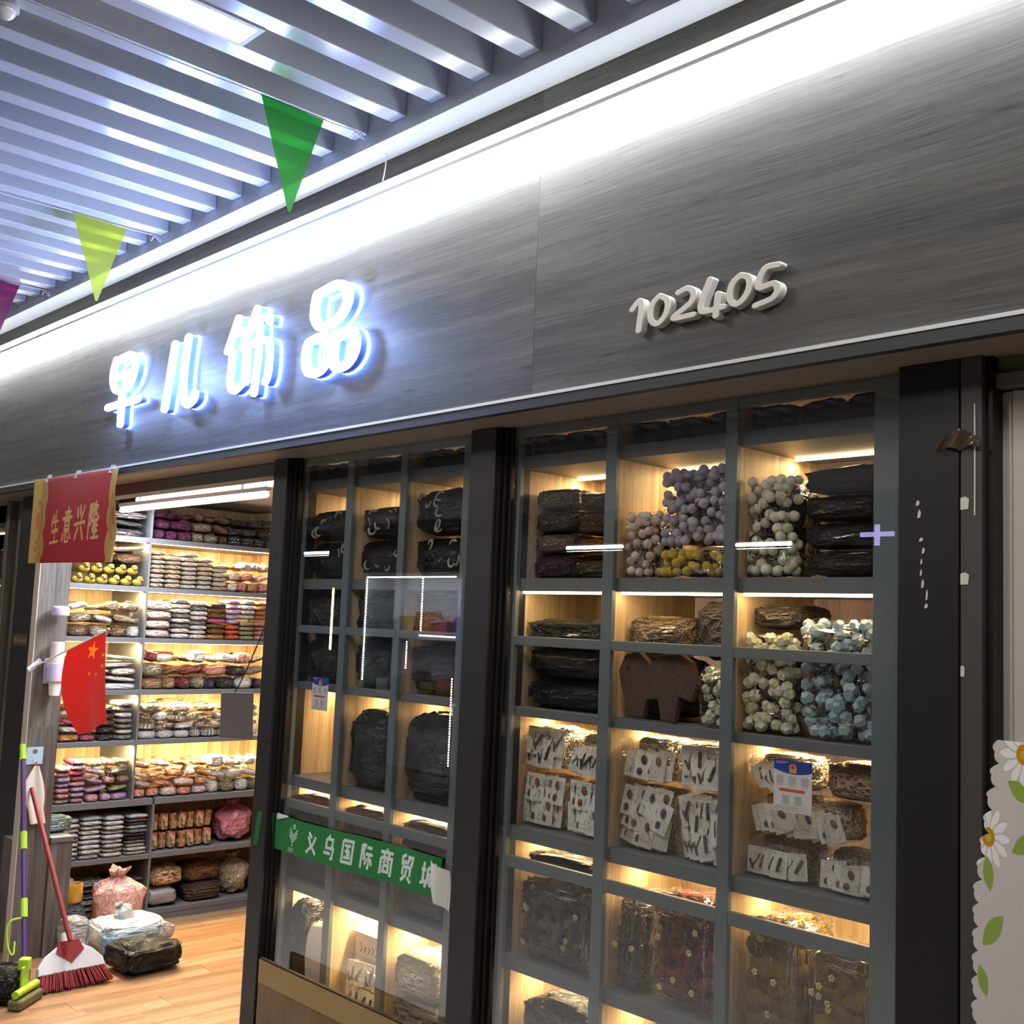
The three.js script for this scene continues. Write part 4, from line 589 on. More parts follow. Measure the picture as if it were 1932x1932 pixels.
// clear bags of carded hair clips
const cardG = RB(0.048, 0.075, 0.003, 0.0014), clipG = new THREE.CapsuleGeometry(0.0042, 0.034, 3, 8), beadG = new THREE.SphereGeometry(0.5, 8, 6);
function cardBag(label, group, u, v, w, W, H, D, cols, seed, rows, per, tilt = 0.4, cardHex = 0xe6e4da) {
  const r = rng(seed), t = thing('carded_clip_bag', label, 'bag', FS.at(u, v, w), 0, group), cm = [S(cardHex, 0.65), S(0xd8d2c4, 0.65)], clip = cols.map((c) => S(c, 0.35)), ch = Math.min(0.075, H * 0.62), lean = (r() - 0.5) * tilt * 1.4, m = 0.026 + Math.abs(Math.sin(lean)) * ch * 0.5;
  for (let j = 0; j < rows; j++) for (let i = 0; i < per; i++) {
    const k = (i + 0.5 * (j % 2) * 0.6) / Math.max(1, per - 0.7), x = -W / 2 + m + (W - 2 * m) * Math.min(1, k), y = Math.max(ch * 0.6, Math.min(H - ch * 0.6, ch * 0.58 + (H - ch * 1.16) * j / Math.max(1, rows - 1) + (r() - 0.5) * 0.012));
    const c = part(t, 'card', cardG, cm[Math.floor(r() * 1.3)], [x, y, D / 2 - 0.034 + 0.0022 * ((i * 2 + j * 3) % 7) - j * 0.002], [-0.1, 0.12, lean + (r() - 0.5) * 0.3], [0.86 + 0.2 * r(), ch / 0.075, 1]);
    const q = clip[Math.floor(r() * clip.length)];
    if (seed % 2) { part(c, 'clip', clipG, q, [0.002 + 0.008 * (r() - 0.5), 0.002, 0.005], [0, 0, -0.7 + 0.6 * r()]); if (r() < 0.5) part(c, 'clip', clipG, q, [-0.012, -0.012, 0.005], [0, 0, 0.3], 0.7); } else { part(c, 'charm', beadG, q, [0.01 * (r() - 0.2), 0.014, 0.003], [0, 0, 0.3], [0.014 + 0.006 * r(), 0.026, 0.008]); if (r() < 0.6) part(c, 'charm', beadG, q, [-0.006, -0.018, 0.003], [0, 0, 0], [0.016, 0.02, 0.008]); }
  }
  part(t, 'inner_wad', G.film[(seed + 2) % 4], wrap(cardHex, 'floral', 2, 1, 0.2), [0, 0.004, -D * 0.2], [0, 0, 0], [W * 0.92, H * 0.92, D * 0.4]);
  part(t, 'film', G.film[seed % 4], M.film, [0, 0.0005, 0], [0, 0, 0], [W, H, D]); return t;
}
{
  const clearBrown = wrap(0x5a4630, 'mixed', 3, 2, 0.12), clearDark = wrap(0x221d1a, 'mixed', 3, 2, 0.12), greyBag = wrap(0x6c6a62, 'mixed', 3, 2, 0.2);
  // top row, dim bags above the highest board
  for (let c = 0; c < 3; c++) { const r = rng(200 + c); for (let k = 0; k < 3; k++) put(FS, 'heap', k + c, [clearBrown, clearDark, greyBag][(k + c) % 3], RX[c] + 0.07 + k * (RX[c + 1] - RX[c] - 0.14) / 2, SV.top + 0.001, 0.1 + 0.02 * r(), 0.112, 0.066, 0.16, 'film_bag_high', ['first', 'second', 'third'][k] + ' dim bag on the highest board, ' + ['left', 'middle', 'right'][c] + ' column of the right window', 'bag', 'dim bags on the highest board, right window'); }
  for (let c = 0; c < 3; c++) { const r = rng(210 + c); for (let k = 0; k < 2; k++) put(FS, 'heap', k + c + 1, [clearDark, wrap(0x3a3028, 'mixed', 3, 2, 0.2)][(k + c) % 2], LX[c] + 0.082 + k * 0.135, SV.top + 0.001, 0.1 + 0.02 * r(), 0.13, 0.066, 0.16, 'film_bag_high', ['left', 'right'][k] + ' dim bag on the highest board, ' + ['left', 'middle', 'right'][c] + ' column of the left window', 'bag', 'dim bags on the highest board, left window'); }
  // ---- right window, upper shelf
  const soft = [[0x8a8478, 'grey'], [0xb8b0a0, 'pale grey'], [0xc87a3c, 'orange'], [0x8a6a4c, 'tan'], [0xcaa8a0, 'dusty pink'], [0x7a5a70, 'mauve'], [0x8a7a50, 'khaki']];
  const sp = [[-2.24, 0, 0.165, 0.07, 5], [-2.065, 0, 0.175, 0.055, 6], [-2.24, 0.071, 0.165, 0.058, 4], [-2.065, 0.056, 0.175, 0.062, 2], [-2.24, 0.13, 0.165, 0.065, 0], [-2.065, 0.119, 0.175, 0.07, 3], [-2.24, 0.196, 0.165, 0.062, 1], [-2.065, 0.19, 0.175, 0.05, 6]];
  for (const [u, v, W, H, c] of sp) put(FS, 'heap', c, wrap(soft[c][0], 'mixed', 3, 2, 0.12), u, SV.a + v, 0.14, W, H, 0.2, 'fabric_hair_band_bag', soft[c][1] + ' bag of fabric bands, ' + (v > 0.1 ? 'high' : 'low') + ' in the left pile of the right window', 'bag', 'bags of fabric bands');
  pompomBag('pompom_bag', 'bag of pale pink pompom ties beside the lilac bag', 'pompom bags', -1.95, -1.835, SV.a, 1.965, 0.16, 0.024, round, [0xcdbcae, 0xc8b0a4, 0xd6c8b8], 301, 0x4a2424);
  pompomBag('pompom_bag', 'bag of yellow pompom ties lying under the lilac bag', 'pompom bags', -1.83, -1.605, SV.a, 1.862, 0.16, 0.025, round, [0xd2b428, 0xc8a830], 302, 0x5a2a20);
  pompomBag('pompom_bag', 'bag of lilac grey pompom ties standing on the yellow bag', 'pompom bags', -1.83, -1.605, 1.8645, 2.07, 0.16, 0.025, round, [0xa8a0ac, 0x9c98a8, 0xb4aab4], 303, 0x4a3434);
  pompomBag('pompom_bag', 'tall bag of cream pompom ties in the right column, upper shelf', 'pompom bags', -1.57, -1.43, SV.a, 2.03, 0.17, 0.025, round, [0xd2ceb0, 0xc4c2a4, 0xdcd6bc], 304, 0x2e2620);
  for (let k = 0; k < 4; k++) put(FS, 'heap', k, wrap([0x4a3c30, 0x3a3230, 0x4e4034, 0x3a302c][k], 'mixed', 4, 2, 0.12), -1.317, SV.a + 0.001 + k * 0.063, 0.12, 0.215, 0.062, 0.2, 'dark_brown_bag', ['lowest', 'second lowest', 'second highest', 'topmost'][k] + ' dark brown bag in the stack right of the tall cream pompom bag', 'bag', 'dark brown bags right of the cream pompoms');
  // ---- middle shelf behind the upper rail
  for (let k = 0; k < 3; k++) put(FS, 'heap', k + 1, wrap([0x1f1c1c, 0x302a28, 0x5c5a4c][k], 'mixed', 4, 2, 0.12), -2.15, SV.b + 0.001 + k * 0.083, 0.13, 0.345, 0.082, 0.22, 'black_film_bag', ['lowest black', 'middle dark', 'uppermost greenish grey'][k] + ' flat bag in the left column behind the upper rail', 'bag', 'flat bags behind the upper rail');
  put(FS, 'pillow', 3, wrap(0x6a4a38, 'fleece', 3, 2, 0.6), -1.86, SV.b + 0.001, 0.135, 0.17, 0.16, 0.18, 'brown_felt_bag', 'brown felt bag behind the bear-shaped felt piece', 'bag');
  { // bear-shaped felt piece
    const s = new THREE.Shape([[0, 0.02], [0.02, 0], [0.05, 0], [0.06, 0.045], [0.1, 0.05], [0.11, 0.0], [0.15, -0.005], [0.16, 0.06], [0.2, 0.05], [0.215, 0.09], [0.2, 0.14], [0.16, 0.16], [0.11, 0.155], [0.07, 0.13], [0.03, 0.16], [-0.01, 0.15], [-0.03, 0.11], [-0.02, 0.07]].map((p) => new THREE.Vector2(...p)));
    const t = thing('felt_bear', 'brown bear-shaped felt piece at the front of the middle column', 'felt shape', FS.at(-1.905, SV.b + 0.0095, 0.004)); part(t, 'body', new THREE.ExtrudeGeometry(s, { depth: 0.012, bevelEnabled: true, bevelSize: 0.003, bevelThickness: 0.003, bevelSegments: 2 }), S(0x86685a, 0.95, { map: again(T.fleece, 12, 12) }), [0, 0, -0.016]); part(t, 'eye', beadG, M.black, [0.0, 0.12, 0.0], [0, 0, 0], 0.008); }
  put(FS, 'heap', 1, wrap(0xb49a78, 'mixed', 3, 2, 0.14), -1.845, SV.b + 0.165, 0.13, 0.215, 0.1, 0.2, 'tan_film_bag', 'tan clear bag lying high in the middle column', 'bag');
  pompomBag('pompom_bag', 'bag of cream pompom ties at the right of the middle column', 'pompom bags', -1.69, -1.6, SV.b, 1.58, 0.15, 0.025, facet, [0xcfceb2, 0xc2c2a6], 305, 0x3a2a24);
  put(FS, 'heap', 3, wrap(0x3a261e, 'fleece', 4, 3, 0.7), -1.665, 1.5835, 0.12, 0.13, 0.15, 0.16, 'brown_furry_bag', 'dark brown furry bundle at the top of the middle column', 'bundle');
  pompomBag('pompom_bag', 'bag of cream faceted pompom ties in the right column behind the rail', 'pompom bags', -1.572, -1.425, SV.b, 1.665, 0.16, 0.0275, facet, [0xd2d0b0, 0xc6c6a4, 0xd8d6bc], 306, 0x3a2a20, 0.9);
  pompomBag('pompom_bag', 'bag of light blue faceted pompom ties next to the right post', 'pompom bags', -1.418, -1.222, SV.b, 1.7, 0.16, 0.029, facet, [0x9fb4bc, 0x8fa6b0, 0xa8bcc2], 307, 0x3a2a20, 0.9);
  put(FS, 'heap', 0, wrap(0x5a4028, 'fleece', 3, 2, 0.5), -1.498, 1.668, 0.12, 0.14, 0.06, 0.16, 'brown_bow_bag', 'brown bow bag lying on the cream pompom bag', 'bag');
  // ---- carded clips
  const dk = [0x5a504a, 0x6a5e56, 0x484038], rd = [0x8a4a30, 0x6a4030, 0x7a6a40], pu = [0x5a4a54, 0x4a3c44, 0x6a5048];
  let n = 0; const C = (where, u, v, W, H, cols, rows, per, tilt, hex) => cardBag('clear bag of white carded hair clips, ' + where, 'carded clip bags', u, v, 0.09, W, H, 0.14, cols, 400 + n++, rows, per, tilt, hex);
  C('left column, lower left', -2.235, SV.c, 0.165, 0.15, rd, 2, 5, 0.3); C('left column, upper left', -2.235, SV.c + 0.153, 0.165, 0.125, dk, 2, 5, 0.5); C('left column, lower right', -2.062, SV.c, 0.165, 0.15, rd, 2, 5, 0.3, 0xeeeee4); C('left column, upper right', -2.062, SV.c + 0.153, 0.165, 0.12, dk, 1, 8, 0.5);
  C('middle column, lower left', -1.866, SV.c, 0.175, 0.165, pu, 3, 6, 0.9); C('middle column, lower right', -1.684, SV.c, 0.17, 0.165, pu, 3, 6, 0.5); C('middle column, upper left', -1.866, SV.c + 0.168, 0.175, 0.115, dk, 1, 8, 0.4); C('middle column, upper right', -1.684, SV.c + 0.168, 0.17, 0.115, dk, 2, 5, 0.2);
  C('right column, bottom by the post', -1.292, SV.c, 0.17, 0.095, pu, 1, 7, 0.4); C('right column, bottom left', -1.48, SV.c, 0.17, 0.095, dk, 1, 6, 0.7); C('right column, middle of the pile', -1.43, SV.c + 0.098, 0.27, 0.095, dk, 1, 10, 0.9); C('right column, topmost', -1.48, SV.c + 0.196, 0.17, 0.085, dk, 1, 7, 0.9);
  put(FS, 'heap', 2, wrap(0xc4bba8, 'floral', 2, 1, 0.14), -1.29, SV.c + 0.196, 0.13, 0.17, 0.085, 0.16, 'clear_clip_bag', 'crinkled clear bag at the top right of the clip shelf', 'bag');
  // ---- lower shelf behind the lower rail
  scrunchieBag('bag of taupe ruffled scrunchies in the left column behind the lower rail', 'scrunchie bags', -2.3, -2.0, SV.d, 0.98, 0.18, 0.062, [0x95836f, 0xa8947e, 0x857464], 501, 6);
  put(FS, 'heap', 0, wrap(0x4a3c38, 'mixed', 3, 2), -2.15, 0.9885, 0.13, 0.3, 0.05, 0.2, 'dark_plum_bag', 'dark plum bag lying on the taupe scrunchie bag', 'bag');
  scrunchieBag('bag of dark green scrunchies left of the red ones', 'scrunchie bags', -1.945, -1.85, SV.d, 1.0, 0.16, 0.055, [0x44584e, 0x34484a, 0x566a60], 502, 2);
  scrunchieBag('bag of rust red scrunchies in the middle column', 'scrunchie bags', -1.835, -1.605, SV.d, 1.03, 0.18, 0.07, [0xb8321c, 0xa02416, 0xc85034], 503, 6);
  scrunchieBag('bag of mustard scrunchies in the right column next to the post', 'scrunchie bags', -1.565, -1.39, SV.d, 1.03, 0.18, 0.058, [0xc69a18, 0xb88c14, 0xd2aa24], 504, 4, blobs);
  scrunchieBag('second bag of mustard scrunchies, touching the right post', 'scrunchie bags', -1.385, -1.215, SV.d, 1.0, 0.18, 0.058, [0xc69a18, 0xa07c18, 0xd2aa24], 505, 8, blobs);
  put(FS, 'heap', 2, wrap(0x6c6c70, 'mixed', 5, 4, 0.2), -2.14, SV.e + 0.001, 0.13, 0.3, 0.27, 0.22, 'grey_tinsel_bag', 'grey glittery bag at the bottom left of the right window', 'bag');
  put(FS, 'heap', 1, wrap(0x4e4a48, 'mixed', 3, 2), -1.78, SV.e + 0.001, 0.13, 0.3, 0.27, 0.22, 'grey_brown_bag', 'grey brown bag on the lowest board, middle column of the right window', 'bag');
  scrunchieBag('bag of mustard and plum scrunchies on the lowest board by the right post', 'scrunchie bags', -1.56, -1.23, SV.e, 0.66, 0.18, 0.06, [0xb8952c, 0x6a3c46, 0xa88628], 506, 6, blobs);
}
{ // ---- left window goods
  const K = (hex, r = 0.16) => wrap(hex, 'mixed', 4, 2, r), ringG = new THREE.TorusGeometry(0.5, 0.16, 6, 16), ringM = S(0x8a8880, 0.4);
  const bagL = (name, label, kind, i, mat, u, v, W, H, D = 0.2, group) => put(FS, kind, i, mat, u, v, 0.004 + D / 2, W, H, D, name, label, 'bag', group);
  for (let c = 0; c < 3; c++) { const r = rng(600 + c), cx = (LX[c] + LX[c + 1]) / 2, w = LX[c + 1] - LX[c] - 0.03, wh = ['left', 'middle', 'right'][c];
    [0.132, c === 2 ? 0.15 : 0.11].forEach((h, k) => {
      const t = thing('black_hair_ring_bag', (k ? 'upper' : 'lower') + ' black bag of hair rings on the top shelf, ' + wh + ' column of the left window', 'bag', FS.at(cx, SV.a + 0.001 + k * 0.133, 0.108), 0, 'black hair ring bags');
      part(t, 'bag', G.heap[(c + k) % 4], K(0x191716), [0, 0, 0], [0, 0, 0], [w, h, 0.2]);
      for (let q = 0; q < 7; q++) part(t, 'hair_ring', ringG, ringM, [(r() - 0.5) * w * 0.75, 0.025 + r() * (h - 0.05), 0.085 + 0.006 * r()], [(r() - 0.5), (r() - 0.5), 0], [0.024 + 0.008 * r(), 0.03, 0.02]);
    });
    bagL('smoky_film_bag', 'smoky dark bag behind the upper rail, ' + wh + ' column of the left window', 'heap', c, K([0x26241f, 0x1c2422, 0x2c2020][c]), cx, SV.b + 0.001, w, 0.16, 0.26);
    bagL('charcoal_flat_bag', 'flat charcoal bag just above the upper rail, ' + wh + ' column of the left window', 'heap', c + 2, K([0x3c4442, 0x243230, 0x382826][c]), cx, SV.b + 0.163, w, 0.15, 0.26);
  }
  bagL('leafy_green_bag', 'crinkled dark green leafy bag beside the empty wooden cubby', 'heap', 0, wrap(0x2e3a30, 'mixed', 5, 3, 0.2), -3.0, SV.c + 0.001, 0.268, 0.26);
  bagL('grey_black_bag', 'crinkled grey black bag next to the middle post', 'heap', 1, wrap(0x2c2c2e, 'mixed', 5, 3, 0.15), -2.69, SV.c + 0.001, 0.295, 0.275);
  bagL('orange_fluffy_bag', 'orange fluffy bag above the lower rail, left column of the left window', 'heap', 2, wrap(0xb4602c, 'mixed', 5, 3, 0.5), -3.3, 0.948, 0.268, 0.1);
  bagL('russet_bag', 'russet bag above the lower rail, middle column of the left window', 'heap', 3, wrap(0xb87a48, 'mixed', 5, 3, 0.4), -3.0, 0.948, 0.268, 0.1);
  bagL('brown_mixed_bag', 'brown bag above the lower rail, right column of the left window', 'heap', 0, wrap(0x7c604a, 'mixed', 5, 3, 0.4), -2.69, 0.948, 0.29, 0.1);
  bagL('grey_felt_bag', 'grey felt bag under the green paper strip, left column', 'heap', 1, wrap(0x6a6c5e, 'fleece', 4, 3, 0.6), -3.3, SV.d + 0.001, 0.26, 0.188);
  bagL('olive_pillow_bag', 'olive pillow-shaped bag under the green paper strip, middle column', 'pillow', 1, wrap(0x8a8448, 'fleece', 3, 2, 0.35), -3.0, SV.d + 0.001, 0.26, 0.09);
  bagL('ochre_bag', 'ochre bag on the olive pillow bag behind the green paper strip', 'heap', 2, wrap(0x8a6a34, 'mixed', 4, 2, 0.3), -3.0, SV.d + 0.093, 0.26, 0.095);
  bagL('olive_stacked_bag', 'tall olive bag under the green paper strip, right column', 'heap', 3, wrap(0x74743c, 'fleece', 4, 3, 0.4), -2.69, SV.d + 0.001, 0.28, 0.188);
  bagL('dark_rust_bag', 'dark rust bag on the bottom board behind the cardboard box', 'heap', 0, wrap(0x3c2a20, 'mixed', 3, 2), -3.37, SV.e + 0.001, 0.1, 0.29);
  bagL('upright_white_bag', 'tall white paper bag left of the white carton', 'roll', 1, S(0xd8cfc4, 0.7), -3.24, SV.e + 0.001, 0.14, 0.24, 0.16);
  { const tex = canvasTex(256, 192, (g, w, h) => { g.fillStyle = '#e9e2d6'; g.fillRect(0, 0, w, h); g.strokeStyle = '#5c4a34'; g.lineWidth = 7; g.strokeRect(196, 26, 40, 44); g.fillStyle = '#5c4a34'; g.fillRect(208, 40, 16, 18); for (let k = 0; k < 7; k++) { g.lineWidth = 5; g.beginPath(); g.moveTo(20 + k * 24, 36 + (k * 13) % 17); g.lineTo(30 + k * 24, 60 - (k * 7) % 13); g.lineTo(18 + k * 24, 74); g.stroke(); } });
    const t = thing('white_carton', 'white carton with dark print at the bottom of the left window', 'carton', FS.at(-3.0, SV.e + 0.001, 0.19)), cm = S(0xe6e0d6, 0.6);
    part(t, 'body', RB(0.25, 0.23, 0.2, 0.004), cm, [0, 0.115, 0]); part(t, 'print', B(0.22, 0.15, 0.0008).clone().scale(1, 1, 1), S(0xffffff, 0.6, { map: tex }), [0.0, 0.15, 0.1006]); part(t, 'flap', RB(0.25, 0.004, 0.1, 0.001), cm, [0, 0.255, 0.07], [0.5, 0, 0]); part(t, 'flap', RB(0.25, 0.004, 0.1, 0.001), cm, [0, 0.255, -0.07], [-0.5, 0, 0]);
    const uv = t.children[1].geometry.attributes.uv, p = t.children[1].geometry.attributes.position; for (let i = 0; i < uv.count; i++) uv.setXY(i, p.getX(i) / 0.22 + 0.5, p.getY(i) / 0.15 + 0.5); }
  cardBag('clear bag of white carded clips in front of the white carton', 'carded clip bags', -3.0, SV.e, 0.042, 0.2, 0.17, 0.07, [0x5a5a50, 0x3c3a36], 441, 2, 4, 0.5);
  bagL('cream_clear_bag', 'cream clear bag on the bottom board, right column of the left window', 'heap', 1, wrap(0xd6cdb8, 'folds', 3, 2, 0.2), -2.725, SV.e + 0.122, 0.205, 0.13, 0.18);
  bagL('pale_clear_bag', 'pale crinkled clear bag below the cream one by the middle post', 'heap', 3, wrap(0xb8b0a0, 'folds', 3, 2, 0.14), -2.69, SV.e + 0.001, 0.28, 0.12, 0.2);
  cardBag('clear bag of carded clips beside the middle post, above the pale bag', 'carded clip bags', -2.58, SV.e + 0.122, 0.1, 0.075, 0.12, 0.12, [0x5a5048], 443, 2, 1, 0.5, 0xd8d2c4);
}
// ---------------------------------------------------------------- in the doorway
{ // paper cup dispenser on the jamb panel
  const t = thing('cup_dispenser', 'paper cup dispenser with lilac cap and clear tube on the door jamb', 'cup dispenser', [-5.44, 1.23, -0.146]); const lil = S(0xcfc4dc, 0.4);
  part(t, 'mount', RB(0.012, 0.12, 0.075, 0.003), lil, [-0.052, 0.115, 0.0]); part(t, 'cap', new THREE.LatheGeometry([[0, 0.428], [0.032, 0.426], [0.04, 0.416], [0.041, 0.384], [0.036, 0.382]].map((p) => new THREE.Vector2(...p)), 28), lil);
  part(t, 'tube', new THREE.CylinderGeometry(0.0365, 0.0365, 0.23, 28, 1, true), P(0xffffff, 0.05, { transmission: 1, thickness: 0, ior: 1.5 }), [0, 0.272, 0]);
  part(t, 'collar', new THREE.LatheGeometry([[0.0372, 0.07], [0.041, 0.07], [0.043, 0.155], [0.0372, 0.157]].map((p) => new THREE.Vector2(...p)), 28), lil); part(t, 'arm', RB(0.012, 0.02, 0.02, 0.003), lil, [-0.045, 0.12, 0]);
  const cg = new THREE.LatheGeometry([[0.0235, 0], [0.0305, 0.068], [0.0315, 0.07], [0.03, 0.0705]].map((p) => new THREE.Vector2(...p)), 24), cm = S(0xece6d8, 0.6);
  for (let k = 0; k < 19; k++) { const c = solo('paper_cup', k ? 'white paper cup nested in the dispenser tube above the lowest cup' : 'lowest white paper cup sticking out below the dispenser', 'cup', cg, cm, [-5.44, 1.232 + k * 0.0102, -0.146], [0, 0, 0], undefined, k ? 'paper cups in the dispenser' : undefined); }
}
{ const t = thing('adhesive_hook', 'pale blue square adhesive hook on the door jamb', 'hook', [-5.4985, 0.945, -0.1]);
  part(t, 'plate', RB(0.003, 0.08, 0.078, 0.001), P(0xb4c4cc, 0.25), [0.0018, 0, 0]); part(t, 'print', new THREE.CircleGeometry(0.012, 16).rotateY(PI / 2), S(0x6a6458, 0.6), [0.0036, 0.02, 0]); part(t, 'hook', tubeGeo([[0.004, -0.012, 0], [0.01, -0.02, 0], [0.014, -0.032, 0], [0.01, -0.04, 0]], 0.002, 10, 6), M.trim); }
{ const t = thing('dust_cloth', 'white cloth with red edging hanging from the hook', 'cloth', [-5.482, 0.9, -0.105]);
  const f = (s, v) => { const w = 0.02 + 0.085 * Math.sin(Math.min(1, v * 1.35) * PI * 0.78); return [0.006 + 0.006 * Math.sin(s * 9), -0.27 * v - (s > 0.5 ? -1 : 1) * 0.0 , (0.5 - s) * w + 0.012 * Math.sin(v * 4) - 0.018 * v]; };
  part(t, 'cloth', sheetGeo(f, 16, 20, 0.002), S(0xe6ddcc, 0.9)); for (const s of [0.01, 0.99]) part(t, 'red_edge', tubeGeo([0, 0.25, 0.5, 0.75, 1].map((v) => f(s, v)), 0.003, 24, 5), S(0xa03a28, 0.8)); part(t, 'loop', tubeGeo([[0.004, 0, 0.004], [-0.002, 0.02, 0], [0.004, 0, -0.004]], 0.002, 10, 5), S(0xa03a28, 0.8)); }
{ // broom
  const t = thing('broom', 'broom with red stick, red and white head and red bristles', 'broom', [0, 0, 0]), red = S(0x8a2420, 0.5), wht = S(0xd8d2cc, 0.5);
  part(t, 'stick', rodGeo([-5.462, 0.80, -0.085], [-5.02, 0.195, -0.14], 0.0105, 0.011, 12), red);
  const N = new THREE.Vector3(0.86, 0.5, 0.08).normalize(), base = new THREE.Matrix4().makeBasis(new THREE.Vector3(-0.08, 0, -1).normalize(), new THREE.Vector3(-0.5, 0.86, 0.04).normalize(), N);
  const h = new THREE.Group(); const place = (m) => { m.applyMatrix4(base); m.position.add(new THREE.Vector3(-4.985, 0, -0.155)); return m; };
  const headS = shapeOf([[-0.145, 0.075], [0.145, 0.075], [0.14, 0.105], [0.1, 0.15], [0.03, 0.19], [-0.03, 0.19], [-0.1, 0.15], [-0.14, 0.105]]);
  const m1 = shade(new THREE.Mesh(new THREE.ExtrudeGeometry(headS, { depth: 0.026, bevelEnabled: true, bevelSize: 0.004, bevelThickness: 0.004, bevelSegments: 2 }).translate(0, 0, -0.013), wht)); m1.name = 'head'; t.add(place(m1));
  const m2 = shade(new THREE.Mesh(new THREE.ExtrudeGeometry(shapeOf([[-0.045, 0.2], [0.045, 0.2], [0.062, 0.155], [0.0, 0.105], [-0.062, 0.155]]), { depth: 0.044, bevelEnabled: false }).translate(0, 0, -0.022), red)); m2.name = 'head_badge'; t.add(place(m2));
  const m3 = shade(new THREE.Mesh(new THREE.CylinderGeometry(0.016, 0.022, 0.05, 14), wht)); m3.name = 'socket'; m3.position.set(0, 0.215, 0); m3.updateMatrix(); t.add(place(m3));
  const r = rng(77), bs = []; for (let k = 0; k < 420; k++) { const x = -0.14 + 0.28 * r(), z = (r() - 0.5) * 0.03, f = 1.22; bs.push(rodGeo([x, 0.078, z], [x * f + (r() - 0.5) * 0.01, -0.004 + 0.012 * r(), z * 2.2 + (r() - 0.5) * 0.01], 0.003, 0.0022, 4)); }
  const m4 = shade(new THREE.Mesh(mergeGeometries(bs), S(0x8e2a26, 0.6))); m4.name = 'bristles'; m4.userData.kind = 'stuff'; t.add(place(m4)); for (const m of [m1, m2, m3, m4]) m.updateMatrix();
}
{ // mop
  const t = thing('sponge_mop', 'sponge mop with purple pole and lime green fittings', 'mop', [0, 0, 0]), pur = S(0x4a2a62, 0.4), lime = S(0xa8cc2c, 0.45);
  const a = new THREE.Vector3(-5.478, 1.0, -0.035), b = new THREE.Vector3(-4.96, 0.14, 0.075), at = (k) => a.clone().lerp(b, k).toArray(), q = [0, 0.86, 0];
  part(t, 'pole', rodGeo(at(0.08), at(1), 0.0115, 0.0115, 14), pur);
  for (const [k0, k1] of [[0, 0.075], [0.42, 0.5], [0.72, 0.8]]) part(t, 'grip', rodGeo(at(k0), at(k1), 0.0145, 0.0145, 14), lime);
  part(t, 'lever', tubeGeo([at(0.8), [-5.07, 0.3, 0.11], [-5.04, 0.2, 0.12], [-5.02, 0.17, 0.105], [-5.05, 0.22, 0.09]], 0.005, 20, 6), lime);
  part(t, 'bracket', RB(0.012, 0.1, 0.075, 0.004), lime, [-4.935, 0.098, 0.08], q); part(t, 'neck', RB(0.045, 0.05, 0.045, 0.008), lime, [-4.95, 0.15, 0.078], q);
  part(t, 'roller', rodGeo([-4.84, 0.062, 0.15], [-4.955, 0.062, 0.02], 0.016, 0.016, 14), lime); part(t, 'sponge', RB(0.06, 0.042, 0.19, 0.012, 3), S(0xb0a868, 0.95, { map: again(T.fleece, 8, 8) }), [-4.895, 0.0215, 0.085], [0, 0.72, 0]);
}
